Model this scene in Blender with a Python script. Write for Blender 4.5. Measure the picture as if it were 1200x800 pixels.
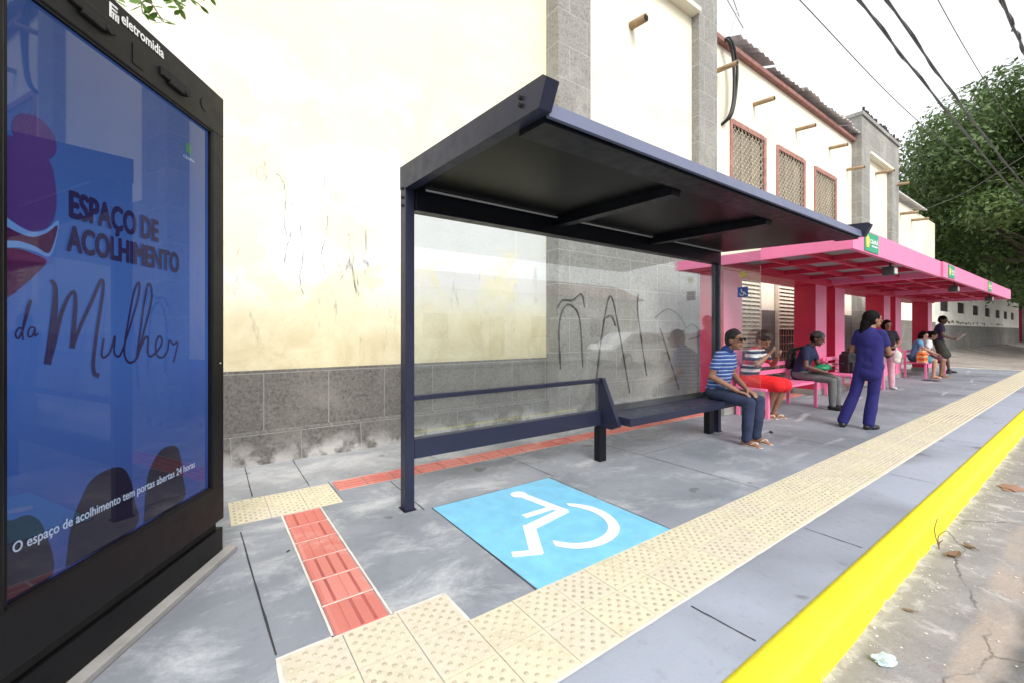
import bpy, bmesh, math, random
import numpy as np
from mathutils import Vector, Matrix, noise
R_ = math.radians
PI = math.pi
for o in list(bpy.data.objects): bpy.data.objects.remove(o)
scene = bpy.context.scene
COL = scene.collection
random.seed(7)

# ------------------------------------------------------------------ camera, world, sun, exposure
cam_d = bpy.data.cameras.new('camera'); cam = bpy.data.objects.new('camera', cam_d); COL.objects.link(cam)
cam_d.sensor_width = 36; cam_d.lens = 15.06; cam_d.shift_y = -0.0092
cam_d.clip_start = 0.05; cam_d.clip_end = 1500
cam.location = (0, 0, 1.35); cam.rotation_euler = (R_(90), 0, R_(54.3 - 90))
scene.camera = cam
SUN_EL, SUN_AZ = 42, -105          # azimuth of the sun, degrees from +X
world = bpy.data.worlds.new('World'); scene.world = world; world.use_nodes = True
wn = world.node_tree; wn.nodes.clear()
sky = wn.nodes.new('ShaderNodeTexSky'); sky.sky_type = 'NISHITA'; sky.sun_disc = False
sky.sun_elevation = R_(SUN_EL); sky.sun_rotation = R_(90 - SUN_AZ); sky.air_density = 1.0; sky.dust_density = 4; sky.ozone_density = 1
hs = wn.nodes.new('ShaderNodeHueSaturation'); hs.inputs['Saturation'].default_value = 0.22; hs.inputs['Value'].default_value = 1.0
bg = wn.nodes.new('ShaderNodeBackground'); bg.inputs['Strength'].default_value = 0.15
wo = wn.nodes.new('ShaderNodeOutputWorld')
veil = wn.nodes.new('ShaderNodeMix'); veil.data_type = 'RGBA'; veil.inputs[0].default_value = .72      # an even white cloud veil over the clear sky
veil.inputs[7].default_value = (4.3, 4.4, 4.55, 1)
wn.links.new(sky.outputs[0], hs.inputs['Color']); wn.links.new(hs.outputs[0], veil.inputs[6]); wn.links.new(veil.outputs[2], bg.inputs['Color']); wn.links.new(bg.outputs[0], wo.inputs['Surface'])
sd = bpy.data.lights.new('sun', 'SUN'); sd.energy = 1.1; sd.angle = R_(28); sd.color = (1, .96, .9)
sun = bpy.data.objects.new('sun', sd); COL.objects.link(sun)
sv = Vector((math.cos(R_(SUN_AZ)) * math.cos(R_(SUN_EL)), math.sin(R_(SUN_AZ)) * math.cos(R_(SUN_EL)), math.sin(R_(SUN_EL))))
sun.rotation_euler = sv.to_track_quat('Z', 'Y').to_euler(); sun.location = (0, -10, 20)
vs = scene.view_settings
vs.view_transform = 'Standard'; vs.look = 'None'; vs.gamma = 1; vs.exposure = 1.15; vs.use_curve_mapping = False

# ------------------------------------------------------------------ material helpers
class NT:
    def __init__(s, name):
        s.m = bpy.data.materials.new(name); s.m.use_nodes = True; s.t = s.m.node_tree
        s.b = s.t.nodes['Principled BSDF']; s.out = s.t.nodes['Material Output']
        s.tc = s.t.nodes.new('ShaderNodeTexCoord'); s.P = s.tc.outputs['Object']
    def n(s, kind, **kw):
        x = s.t.nodes.new('ShaderNode' + kind)
        for k, v in kw.items():
            if hasattr(x, k): setattr(x, k, v)
        return x
    def l(s, a, b): s.t.links.new(a, b)
    def val(s, sock, v):
        if isinstance(v, (int, float, tuple)):
            sock.default_value = v if not (isinstance(v, tuple) and len(v) == 3 and sock.type == 'RGBA') else (*v, 1)
        else: s.l(v, sock)
    def math(s, op, a, b=0.0, clamp=False):
        x = s.n('Math', operation=op, use_clamp=clamp); s.val(x.inputs[0], a); s.val(x.inputs[1], b); return x.outputs[0]
    def mapv(s, scale=(1, 1, 1), loc=(0, 0, 0), rot=(0, 0, 0), src=None):
        x = s.n('Mapping'); s.l(src or s.P, x.inputs['Vector'])
        x.inputs['Scale'].default_value = scale; x.inputs['Location'].default_value = loc; x.inputs['Rotation'].default_value = rot
        return x.outputs[0]
    def noise(s, sc=1, det=5, rough=.55, dist=0, vec=None):
        x = s.n('TexNoise'); s.l(vec or s.P, x.inputs['Vector'])
        x.inputs['Scale'].default_value = sc; x.inputs['Detail'].default_value = det
        x.inputs['Roughness'].default_value = rough; x.inputs['Distortion'].default_value = dist
        return x.outputs['Fac']
    def step(s, v, a, b, lo=0., hi=1.):
        x = s.n('MapRange'); x.clamp = True; s.val(x.inputs[0], v)
        for i, q in enumerate((a, b, lo, hi)): x.inputs[i + 1].default_value = q
        return x.outputs[0]
    def mix(s, f, a, b, mode='MIX'):
        x = s.n('Mix', data_type='RGBA', blend_type=mode); s.val(x.inputs[0], f); s.val(x.inputs[6], a); s.val(x.inputs[7], b); return x.outputs[2]
    def xyz(s):
        x = s.n('SeparateXYZ'); s.l(s.P, x.inputs[0]); return x.outputs
    def col(s, c): s.val(s.b.inputs['Base Color'], c)
    def rough(s, v): s.val(s.b.inputs['Roughness'], v)
    def bump(s, h, strength=.3, dist=.01):
        x = s.n('Bump'); s.l(h, x.inputs['Height']); x.inputs['Strength'].default_value = strength; x.inputs['Distance'].default_value = dist
        s.l(x.outputs[0], s.b.inputs['Normal'])
    def band(s, v, a, b, e=.02):
        return s.math('MULTIPLY', s.step(v, a - e, a + e), s.step(v, b - e, b + e, 1., 0.))

def paint(name, c, rough=.5, var=.12, sc=3, bump=.08, bsc=60, dirt=None, metallic=0, spec=.5, rvar=.08):
    t = NT(name); f = t.noise(sc, 6, .6)
    dk = tuple(x * (1 - var) for x in c); lt = tuple(min(1, x * (1 + var)) for x in c)
    cc = t.mix(t.step(f, .3, .7), dk, lt)
    if dirt: cc = t.mix(t.math('MULTIPLY', t.step(t.noise(sc * 2.3, 8, .7), .52, .75), .6), cc, dirt)
    t.col(cc); t.rough(t.step(t.noise(sc * 4, 4), .3, .7, max(.02, rough - rvar), rough + rvar))
    t.b.inputs['Metallic'].default_value = metallic; t.b.inputs['Specular IOR Level'].default_value = spec
    if bump: t.bump(t.noise(bsc, 3), bump, .004)
    return t.m

# ------------------------------------------------------------------ geometry helpers
def tag(o, label=None, cat=None, group=None, kind=None):
    if label: o['label'] = label
    if cat: o['category'] = cat
    if group: o['group'] = group
    if kind: o['kind'] = kind
    return o
def empty(name, loc=(0, 0, 0), rz=0, **kw):
    o = bpy.data.objects.new(name, None); COL.objects.link(o); o.location = loc; o.rotation_euler = (0, 0, rz)
    o.empty_display_size = .1
    return tag(o, **kw)
def link(name, me, mats, parent=None, smooth=False):
    o = bpy.data.objects.new(name, me); COL.objects.link(o)
    if mats is not None:
        for m in (mats if isinstance(mats, (list, tuple)) else [mats]): me.materials.append(m)
    if parent: o.parent = parent
    if smooth: me.polygons.foreach_set('use_smooth', [True] * len(me.polygons))
    return o
def copy_tree(o, parent=None):
    c = o.copy(); COL.objects.link(c); c.parent = parent
    for ch in list(o.children): copy_tree(ch, c)
    return c

class MB:
    def __init__(s): s.v = []; s.f = []; s.mi = []; s.cur = 0
    def add(s, vs, fs):
        b = len(s.v); s.v += [tuple(v) for v in vs]; s.f += [tuple(b + i for i in f) for f in fs]; s.mi += [s.cur] * len(fs); return s
    def box(s, x0, x1, y0, y1, z0, z1, bev=0):
        if bev:
            b = bev
            bm = bmesh.new(); bmesh.ops.create_cube(bm, size=1)
            for v in bm.verts: v.co = Vector((x0 + (v.co.x + .5) * (x1 - x0), y0 + (v.co.y + .5) * (y1 - y0), z0 + (v.co.z + .5) * (z1 - z0)))
            bmesh.ops.bevel(bm, geom=list(bm.edges), offset=b, segments=2, affect='EDGES', profile=.5)
            bm.verts.ensure_lookup_table(); r = s.add([v.co for v in bm.verts], [[v.index for v in f.verts] for f in bm.faces]); bm.free(); return r
        return s.add([(x, y, z) for z in (z0, z1) for y in (y0, y1) for x in (x0, x1)],
                     [(0, 2, 3, 1), (4, 5, 7, 6), (0, 1, 5, 4), (2, 6, 7, 3), (0, 4, 6, 2), (1, 3, 7, 5)])
    def obox(s, c, ux, uy, uz, h):       # oriented box: centre, three unit axes, half sizes
        c = Vector(c); A = [Vector(a) * k for a, k in zip((ux, uy, uz), h)]
        return s.add([c + A[0] * i + A[1] * j + A[2] * k for k in (-1, 1) for j in (-1, 1) for i in (-1, 1)],
                     [(0, 2, 3, 1), (4, 5, 7, 6), (0, 1, 5, 4), (2, 6, 7, 3), (0, 4, 6, 2), (1, 3, 7, 5)])
    def prism(s, poly, axis, a, b):      # poly in the two other axes, extruded along axis
        def p(u, v, w): return {'x': (w, u, v), 'y': (u, w, v), 'z': (u, v, w)}[axis]
        n = len(poly)
        vs_ = [p(u, v, a) for u, v in poly] + [p(u, v, b) for u, v in poly]
        return s.add(vs_, [tuple(range(n)), tuple(range(2 * n - 1, n - 1, -1))] + [((i + 1) % n, i, n + i, n + (i + 1) % n) for i in range(n)])
    def tube(s, pts, r, seg=8, cap=True, flat=None):
        pts = [Vector(p) for p in pts]; rs = r if isinstance(r, (list, tuple)) else [r] * len(pts)
        rings = []; up = None
        for i, p in enumerate(pts):
            t = (pts[min(i + 1, len(pts) - 1)] - pts[max(i - 1, 0)]).normalized()
            if up is None:
                up = Vector((0, 0, 1)) if abs(t.z) < .9 else Vector((1, 0, 0))
            sd_ = t.cross(up).normalized(); up = sd_.cross(t).normalized()
            rings.append([p + (sd_ * math.cos(2 * PI * k / seg) + up * math.sin(2 * PI * k / seg)) * rs[i] for k in range(seg)])
        fs = []
        for i in range(len(pts) - 1):
            for k in range(seg):
                a, b = i * seg + k, i * seg + (k + 1) % seg
                fs.append((a, b, b + seg, a + seg))
        if cap: fs += [tuple(range(seg - 1, -1, -1)), tuple((len(pts) - 1) * seg + k for k in range(seg))]
        return s.add([v for rg in rings for v in rg], fs)
    def cyl(s, p, q, r, seg=12): return s.tube([p, q], r, seg)
    def build(s, name, mats, parent=None, smooth=False, fix=True, kind=None):
        me = bpy.data.meshes.new(name); me.from_pydata(s.v, [], s.f)
        if fix:
            bm = bmesh.new(); bm.from_mesh(me); bmesh.ops.recalc_face_normals(bm, faces=bm.faces); bm.to_mesh(me); bm.free()
        if any(s.mi): me.polygons.foreach_set('material_index', s.mi)
        me.update(); o = link(name, me, mats, parent, smooth)
        if kind: o['kind'] = kind
        return o

def smooth_poly(pts, n=8):
    P = [Vector(p) for p in pts]; out = []
    for i in range(len(P) - 1):
        p0 = P[max(i - 1, 0)]; p1 = P[i]; p2 = P[i + 1]; p3 = P[min(i + 2, len(P) - 1)]
        for k in range(n):
            t = k / n
            out.append(.5 * ((2 * p1) + (-p0 + p2) * t + (2 * p0 - 5 * p1 + 4 * p2 - p3) * t * t + (-p0 + 3 * p1 - 3 * p2 + p3) * t ** 3))
    out.append(P[-1]); return out

def text_mesh(txt, bold=0, ext=.0005):
    cu = bpy.data.curves.new('lettering', 'FONT'); cu.body = txt; cu.size = 1; cu.extrude = 0; cu.offset = bold; cu.resolution_u = 4
    o = bpy.data.objects.new('tmp', cu); COL.objects.link(o)
    bpy.context.view_layer.update()
    me = bpy.data.meshes.new_from_object(o.evaluated_get(bpy.context.evaluated_depsgraph_get()))
    bpy.data.objects.remove(o)
    return me
def text_on(name, txt, mat, parent, org, ux, uz, u0, u1, z0, z1, bold=0, off=.002, heavy=0):
    """flat lettering filling [u0,u1] x [z0,z1] of the plane through org with axes ux, uz"""
    me = text_mesh(txt, bold); co = np.array([v.co[:] for v in me.vertices])
    a, b = co.min(0), co.max(0); nrm = Vector(ux).cross(Vector(uz))
    for v in me.vertices:
        u = u0 + (v.co.x - a[0]) / (b[0] - a[0]) * (u1 - u0); z = z0 + (v.co.y - a[1]) / (b[1] - a[1]) * (z1 - z0)
        v.co = Vector(org) + Vector(ux) * u + Vector(uz) * z + nrm * off
    me.materials.clear()
    if heavy:
        bm = bmesh.new(); bm.from_mesh(me); g = list(bm.verts) + list(bm.edges) + list(bm.faces)
        for k, (du, dz) in enumerate(((heavy, 0), (-heavy, 0), (0, heavy), (0, -heavy), (heavy * .7, heavy * .7), (-heavy * .7, -heavy * .7), (-heavy * .7, heavy * .7), (heavy * .7, -heavy * .7))):
            q = bmesh.ops.duplicate(bm, geom=g)['geom']; mv = Vector(ux) * du + Vector(uz) * dz - nrm * (-.00008 * (k + 1))
            for v in q:
                if isinstance(v, bmesh.types.BMVert): v.co += mv
        bm.to_mesh(me); bm.free()
    return link(name, me, mat, parent)

# ------------------------------------------------------------------ materials
def m_pavement():
    t = NT('painted grey concrete'); v = t.mapv((1, 1, 1))
    a = t.noise(.9, 7, .62, .6); b = t.noise(1.9, 11, .72, .45, t.mapv((.8, 1.2, 1), (3, 1, 0))); c = t.noise(14, 6, .7); d = t.noise(.55, 3, .5, .3, t.mapv((1, 1, 1), (9, 4, 0)))
    x = t.xyz()
    base = t.mix(t.step(a, .35, .65), (.195, .215, .25), (.285, .305, .35))
    # paler towards the road, darker from the shelter roof edge inwards
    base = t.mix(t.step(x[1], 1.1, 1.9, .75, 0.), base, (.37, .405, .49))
    base = t.mix(t.math('MULTIPLY', t.step(d, .5, .66), .75), base, (.15, .165, .185))
    wh = t.math('MULTIPLY', t.math('MULTIPLY', t.step(b, .50, .66), t.step(t.noise(38, 5, .8), .30, .62, .45, 1.)), t.step(x[0], 2.0, 7.0, .70, .22))
    wh = t.math('MULTIPLY', wh, t.step(x[1], 1.3, 2.0, .15, 1.))
    base = t.mix(wh, base, (.60, .62, .64))
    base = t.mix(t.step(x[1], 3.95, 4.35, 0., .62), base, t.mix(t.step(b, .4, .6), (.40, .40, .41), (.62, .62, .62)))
    base = t.mix(t.math('MULTIPLY', t.step(c, .56, .72), .22), base, (.10, .10, .11))
    base = t.mix(t.math('MULTIPLY', t.step(t.noise(120, 3, .7), .60, .72), .35), base, (.09, .09, .095))
    base = t.mix(t.math('MULTIPLY', t.step(t.noise(3.3, 2, .5, 0, t.mapv((1, 1, 1), (4, 8, 0))), .70, .73), .5), base, (.07, .07, .075))
    # a few sweeping pale scuffs
    w = t.n('TexWave', wave_type='RINGS'); t.l(t.mapv((.25, .5, 1), (-2.2, -1.2, 0)), w.inputs['Vector'])
    w.inputs['Scale'].default_value = .8; w.inputs['Distortion'].default_value = 6; w.inputs['Detail'].default_value = 3; w.inputs['Detail Scale'].default_value = .8
    sc = t.math('MULTIPLY', t.math('MULTIPLY', t.step(w.outputs['Fac'], .97, 1.0), t.step(t.noise(1.1, 3), .5, .6, 0., .5)), t.math('MULTIPLY', t.step(x[1], 1.8, 2.2), t.step(x[0], 4.2, 5.5)))
    base = t.mix(sc, base, (.72, .72, .72))
    t.col(base); t.rough(t.step(c, .3, .7, .5, .75)); t.bump(t.math('ADD', c, t.noise(90, 3)), .25, .004)
    return t.m
M = {}
M['pave'] = m_pavement()
def m_road():
    t = NT('old gutter concrete'); x = t.xyz()
    a = t.noise(1.3, 9, .7, .6); b = t.noise(7, 8, .75, .5); c = t.noise(45, 4, .7)
    base = t.mix(t.step(a, .35, .65), (.19, .18, .178), (.32, .305, .30))
    base = t.mix(t.math('MULTIPLY', t.step(b, .54, .7), .8), base, (.55, .53, .52))
    wob = t.math('ADD', x[1], t.math('MULTIPLY', t.noise(1.6, 4), .16))
    base = t.mix(t.math('MULTIPLY', t.band(wob, .34, .50, .02), t.step(t.noise(2.1, 5), .38, .56, 0., .65)), base, (.42, .34, .28))
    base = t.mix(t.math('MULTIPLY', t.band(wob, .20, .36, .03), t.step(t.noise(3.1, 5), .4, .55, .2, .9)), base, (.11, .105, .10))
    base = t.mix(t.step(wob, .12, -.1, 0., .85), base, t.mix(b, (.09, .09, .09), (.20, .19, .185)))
    base = t.mix(t.math('MULTIPLY', t.step(x[1], .66, .74), t.step(b, .40, .55)), base, (.62, .61, .60))
    vo = t.n('TexVoronoi', feature='DISTANCE_TO_EDGE'); t.l(t.mapv((.45, 1.0, 1), (1.2, .3, 0)), vo.inputs['Vector']); vo.inputs['Scale'].default_value = .8
    nz = t.n('TexNoise'); t.l(t.P, nz.inputs['Vector']); nz.inputs['Scale'].default_value = 3; nz.inputs['Detail'].default_value = 6
    mv = t.n('Mix', data_type='VECTOR'); mv.inputs[0].default_value = .16; t.l(t.mapv((.45, 1.0, 1), (1.2, .3, 0)), mv.inputs[4]); t.l(nz.outputs['Color'], mv.inputs[5]); t.l(mv.outputs[1], vo.inputs['Vector'])
    crack = t.math('MULTIPLY', t.step(vo.outputs['Distance'], .0, .0045, .8, 0.), t.step(a, .47, .58))
    base = t.mix(crack, base, (.05, .045, .04))
    t.col(base); t.rough(.85); t.bump(t.math('ADD', t.math('MULTIPLY', b, .6), c), .6, .012)
    return t.m
M['road'] = m_road()
def m_dirt():
    t = NT('bare trodden ground'); a = t.noise(.5, 8, .7, .5); b = t.noise(4, 8, .75)
    base = t.mix(t.step(a, .35, .65), (.20, .17, .15), (.36, .32, .29))
    base = t.mix(t.step(b, .5, .7, 0., .7), base, (.10, .085, .07))
    t.col(base); t.rough(.95); t.bump(b, .8, .05); return t.m
M['dirt'] = m_dirt()
def m_kerb():
    t = NT('yellow kerb paint'); x = t.xyz()
    c = t.mix(t.step(t.noise(3, 7, .65), .35, .7), (.90, .76, .015), (.93, .83, .03))
    c = t.mix(t.math('MULTIPLY', t.step(t.noise(17, 8, .75), .62, .74), .5), c, (.60, .50, .12))
    c = t.mix(t.math('MULTIPLY', t.step(x[2], -.14, -.115, 1., 0.), t.step(t.noise(6, 6), .5, .6)), c, (.5, .48, .44))
    c = t.mix(t.math('MULTIPLY', t.step(t.noise(2.2, 9, .75, .4, t.mapv((1, 5, 5))), .57, .72), .38), c, (.42, .34, .10))
    fx = t.math('FRACT', t.math('ADD', x[0], .3)); c = t.mix(t.step(t.math('ABSOLUTE', t.math('SUBTRACT', fx, .5)), .0, .006, .35, 0.), c, (.30, .24, .05))
    t.col(c); t.rough(.55); t.bump(t.noise(40, 6, .7), .35, .008); return t.m
M['kerb'] = m_kerb()
def m_tile(name, c1, c2, c3):
    t = NT(name)
    br = t.n('TexWhiteNoise', noise_dimensions='3D'); sn = t.n('VectorMath', operation='FLOOR')
    t.l(t.mapv((4, 4, 0), (.02, -.02, 0)), sn.inputs[0]); t.l(sn.outputs[0], br.inputs['Vector'])
    c = t.mix(t.step(br.outputs['Value'], .35, .75), c1, c2)
    c = t.mix(t.math('MULTIPLY', t.step(t.noise(3, 8, .7, .5), .52, .68), .6), c, c3)
    c = t.mix(t.math('MULTIPLY', t.step(t.noise(30, 6, .7), .5, .72), .3), c, tuple(k * .55 for k in c3))
    t.col(c); t.rough(.75); t.bump(t.noise(80, 4, .7), .3, .003); return t.m
M['ytile'] = m_tile('pale yellow tactile tile', (.65, .60, .44), (.63, .57, .46), (.48, .43, .29))
M['ydot'] = paint('worn grey beige dome', (.43, .39, .29), .75, .3)
M['rtile'] = m_tile('salmon red tactile tile', (.62, .23, .19), (.56, .17, .14), (.68, .42, .37))
M['rbar'] = paint('dark red bar groove', (.42, .10, .09), .8, .2)
M['mortar'] = paint('whitish mortar edge', (.68, .63, .58), .85, .15, 12, .3)
M['bay'] = paint('sky blue marking paint', (.19, .53, .78), .5, .12, 7, .3, 60, (.36, .56, .68))
M['white'] = paint('white marking paint', (.82, .84, .85), .5, .04, 5)
M['joint'] = paint('dark joint', (.035, .035, .04), .9, .2)
def m_wall():
    t = NT('peeling cream plaster'); x = t.xyz()
    n1 = t.noise(.8, 8, .65, .4); n2 = t.noise(2.7, 9, .7, .8); n3 = t.noise(1.1, 6, .6, .2, t.mapv((1, 1, 1), (7, 0, 3)))
    cream = t.mix(t.step(n1, .35, .65), (.78, .725, .52), (.84, .80, .62))
    low = t.mix(t.step(n2, .35, .65), (.60, .52, .32), (.74, .67, .46))
    base = t.mix(t.step(t.math('ADD', x[2], t.math('MULTIPLY', n1, .9)), 1.75, 2.5, 1., 0.), cream, low)
    patch = t.math('MULTIPLY', t.step(n3, .44, .50), t.math('MULTIPLY', t.step(x[2], 1.5, 2.0), t.step(x[2], 3.9, 4.6, 1., 0.)))
    base = t.mix(t.math('MULTIPLY', patch, .85), base, (.74, .74, .76))
    dr = t.noise(5, 8, .75, .6, t.mapv((1.6, 1, .38), (2, 0, 0)))
    zone = t.math('MULTIPLY', t.band(x[0], .35, 1.7, .25), t.band(x[2], 1.5, 3.5, .3))
    zone = t.math('MAXIMUM', zone, t.math('MULTIPLY', t.band(x[2], 1.05, 2.4, .25), .45))
    base = t.mix(t.math('MULTIPLY', t.step(dr, .585, .68), zone), base, (.16, .15, .14))
    base = t.mix(t.math('MULTIPLY', t.step(t.noise(22, 5, .7), .64, .72), .4), base, (.40, .36, .27))
    t.col(base); t.rough(.9); t.bump(t.math('ADD', n2, t.math('MULTIPLY', t.noise(30, 5), .35)), .5, .02); return t.m
M['wall'] = m_wall()
def m_upper():
    t = NT('white cream plaster'); n2 = t.noise(2.7, 9, .7, .8, t.mapv((1, 1, .5)))
    c = t.mix(t.step(t.noise(.8, 6), .35, .65), (.80, .74, .56), (.86, .83, .72))
    c = t.mix(t.math('MULTIPLY', t.step(n2, .6, .75), .5), c, (.42, .40, .36))
    t.col(c); t.rough(.9); t.bump(t.noise(20, 6), .4, .012); return t.m
M['upper'] = m_upper()
def m_stone(name, bw=.75, bh=.52, off=(0, 0), c1=(.17, .165, .155), c2=(.27, .262, .245), mo=(.42, .41, .39), ms=.012):
    t = NT(name); x = t.xyz(); u = t.math('ADD', x[0], x[1])
    cb = t.n('CombineXYZ'); t.l(t.math('ADD', u, off[0]), cb.inputs[0]); t.l(t.math('ADD', x[2], off[1]), cb.inputs[1])
    b = t.n('TexBrick'); t.l(cb.outputs[0], b.inputs['Vector']); b.inputs['Scale'].default_value = 1
    b.inputs['Brick Width'].default_value = bw; b.inputs['Row Height'].default_value = bh; b.inputs['Mortar Size'].default_value = ms; b.inputs['Mortar Smooth'].default_value = .3
    b.inputs['Color1'].default_value = (*c1, 1); b.inputs['Color2'].default_value = (*[k * 1.18 for k in c1], 1); b.inputs['Mortar'].default_value = (*mo, 1)
    pb = t.noise(30, 7, .82); pl = t.noise(1.4, 8, .7, .5)
    c = t.mix(t.step(pb, .46, .62, 0., .9), b.outputs['Color'], c2)
    c = t.mix(t.step(pb, .36, .46, .8, 0.), c, tuple(k * .45 for k in c1))
    c = t.mix(t.math('MULTIPLY', t.step(pl, .5, .7), .45), c, tuple(min(1, k * 1.5) for k in c2))
    # pale splashed dust at the foot
    c = t.mix(t.math('MULTIPLY', t.step(t.math('ADD', x[2], t.math('MULTIPLY', t.noise(3, 6), .35)), .22, .42, 1., 0.), t.step(t.noise(5, 7), .42, .55)), c, (.50, .48, .46))
    t.col(c); t.rough(.95); t.bump(t.math('ADD', pb, t.math('MULTIPLY', b.outputs['Fac'], -.5)), .9, .014); return t.m
M['stone'] = m_stone('rough grey stone blocks', c1=(.25, .245, .225), c2=(.37, .36, .335), mo=(.50, .49, .46), ms=.009)
M['plinth'] = m_stone('pebbled grey plinth', .63, .62, (.1, .31), c1=(.13, .122, .11), c2=(.22, .21, .19), mo=(.34, .33, .31), ms=.007)
M['ledge'] = paint('pale dusty ledge', (.42, .41, .39), .95, .2, 6, .4, 30, (.2, .19, .18))
M['dark'] = paint('blue black shelter paint', (.007, .008, .013), .38, .2, 3, .02, 90, spec=.22)
M['darkm'] = paint('blue grey shelter paint', (.020, .023, .048), .42, .15, 3, .02, 90, spec=.28)
M['soffit'] = paint('black glossy soffit sheet', (.0035, .004, .0045), .30, .05, 1, 0, 30, spec=.10, rvar=.01)
M['fascia'] = paint('satin lavender grey flashing', (.12, .135, .22), .4, .06, 3, .02, 50)
M['pink'] = paint('pink gloss paint', (.87, .21, .41), .42, .07, 2, .05, 40, (.78, .26, .40))
M['red'] = paint('crimson paint and shaded pink', (.60, .022, .075), .42, .1, 2, .05, 40)  # crimson paint; on the pink shelters it colours in bounced pink light
M['sheet'] = paint('grey translucent roofing sheet', (.30, .32, .34), .5, .15, 2)
M['kblack'] = paint('black powder coat', (.005, .005, .006), .35, .25, 3, .03, 120, spec=.2)
M['kgrey'] = paint('charcoal powder coat', (.007, .007, .008), .42, .12, 3, .01, 120, spec=.22)
M['conc'] = paint('raw concrete', (.30, .29, .28), .9, .2, 5, .4, 30)
M['steel'] = paint('dull steel', (.35, .35, .36), .4, .1, 5, metallic=.8)
M['brown'] = paint('rusty brown clay pipe', (.36, .25, .14), .8, .25, 8, .2)
M['hole'] = paint('dark opening', (.012, .011, .010), .9, .1)
M['redpeel'] = paint('peeling red window surround', (.36, .17, .14), .85, .3, 9, .3, 30, (.62, .55, .46))
M['mesh'] = paint('cream painted iron mesh', (.55, .48, .36), .6, .1)
M['wpane2'] = paint('dusty pale window board', (.30, .27, .22), .6, .3, 1.2, .1, 30, (.10, .09, .08))
M['wpane'] = paint('dusty window glass', (.11, .09, .08), .25, .4, 2)
M['shutter'] = paint('cream louvre slat', (.70, .62, .50), .7, .15, 6)
M['roofing'] = paint('weathered fibre cement sheet', (.60, .59, .57), .9, .25, 3, .4, 30, (.12, .12, .12))
M['gutter'] = paint('reddish gutter board', (.28, .13, .11), .8, .25, 6)
M['hose'] = paint('black rubber hose', (.015, .015, .015), .5, .2)
M['cable'] = paint('weathered grey black cable sheath', (.10, .10, .105), .6, .2)
M['green'] = paint('green sign enamel', (.0, .33, .16), .4, .05)
M['yellow'] = paint('yellow emblem paint', (.80, .66, .10), .5, .05)
M['bluesign'] = paint('blue sticker', (.02, .07, .42), .3, .05)
M['offwhite'] = paint('off white paint', (.66, .64, .58), .8, .12, 1.5, .2, 20, (.4, .38, .34))
M['chrome'] = paint('lamp housing', (.05, .05, .05), .4, .1)
M['lens'] = paint('frosted lamp lens', (.60, .62, .58), .15, .05)
M['strip'] = paint('aluminium light channel', (.50, .50, .52), .35, .05)
def glass(name, tint=(.93, .96, .96), ior=1.7, dust=.035):
    t = NT(name); t.t.nodes.remove(t.b)
    tr = t.n('BsdfTransparent'); tr.inputs[0].default_value = (*tint, 1)
    gl = t.n('BsdfGlossy'); gl.inputs['Roughness'].default_value = .01; gl.inputs['Color'].default_value = (1, 1, 1, 1)
    df = t.n('BsdfDiffuse'); df.inputs[0].default_value = (.7, .7, .7, 1)
    fr = t.n('Fresnel'); ge = t.n('NewGeometry'); t.l(t.step(ge.outputs['Backfacing'], 0, 1, ior, 1 / ior), fr.inputs[0])
    m1 = t.n('MixShader'); t.l(fr.outputs[0], m1.inputs[0]); t.l(tr.outputs[0], m1.inputs[1]); t.l(gl.outputs[0], m1.inputs[2])
    m2 = t.n('MixShader'); t.l(t.step(t.noise(3, 6), .3, .7, dust * .4, dust * 1.6), m2.inputs[0]); t.l(m1.outputs[0], m2.inputs[1]); t.l(df.outputs[0], m2.inputs[2])
    t.l(m2.outputs[0], t.out.inputs[0]); return t.m
M['glass'] = glass('clear shelter glass')
def screen_mat(name, c, strength=.19, grad=None):
    strength = .31
    t = NT(name); t.b.inputs['Base Color'].default_value = (.01, .01, .012, 1); t.b.inputs['Roughness'].default_value = .02
    t.b.inputs['IOR'].default_value = 1.5
    cc = c
    if grad:
        x = t.xyz(); r = t.n('ValToRGB'); t.l(t.step(x[2], .46, 2.5), r.inputs[0])
        e = r.color_ramp.elements; e[0].position = 0; e[0].color = (*grad[0], 1); e[1].position = 1; e[1].color = (*grad[-1], 1)
        for i, g in enumerate(grad[1:-1]): q = e.new((i + 1) / (len(grad) - 1)); q.color = (*g, 1)
        cc = t.mix(t.step(t.noise(1.2, 2, .5), .3, .7, 0., .35), r.outputs[0], (.028, .085, .30))
    t.val(t.b.inputs['Emission Color'], cc); t.b.inputs['Emission Strength'].default_value = strength
    return t.m

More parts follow.
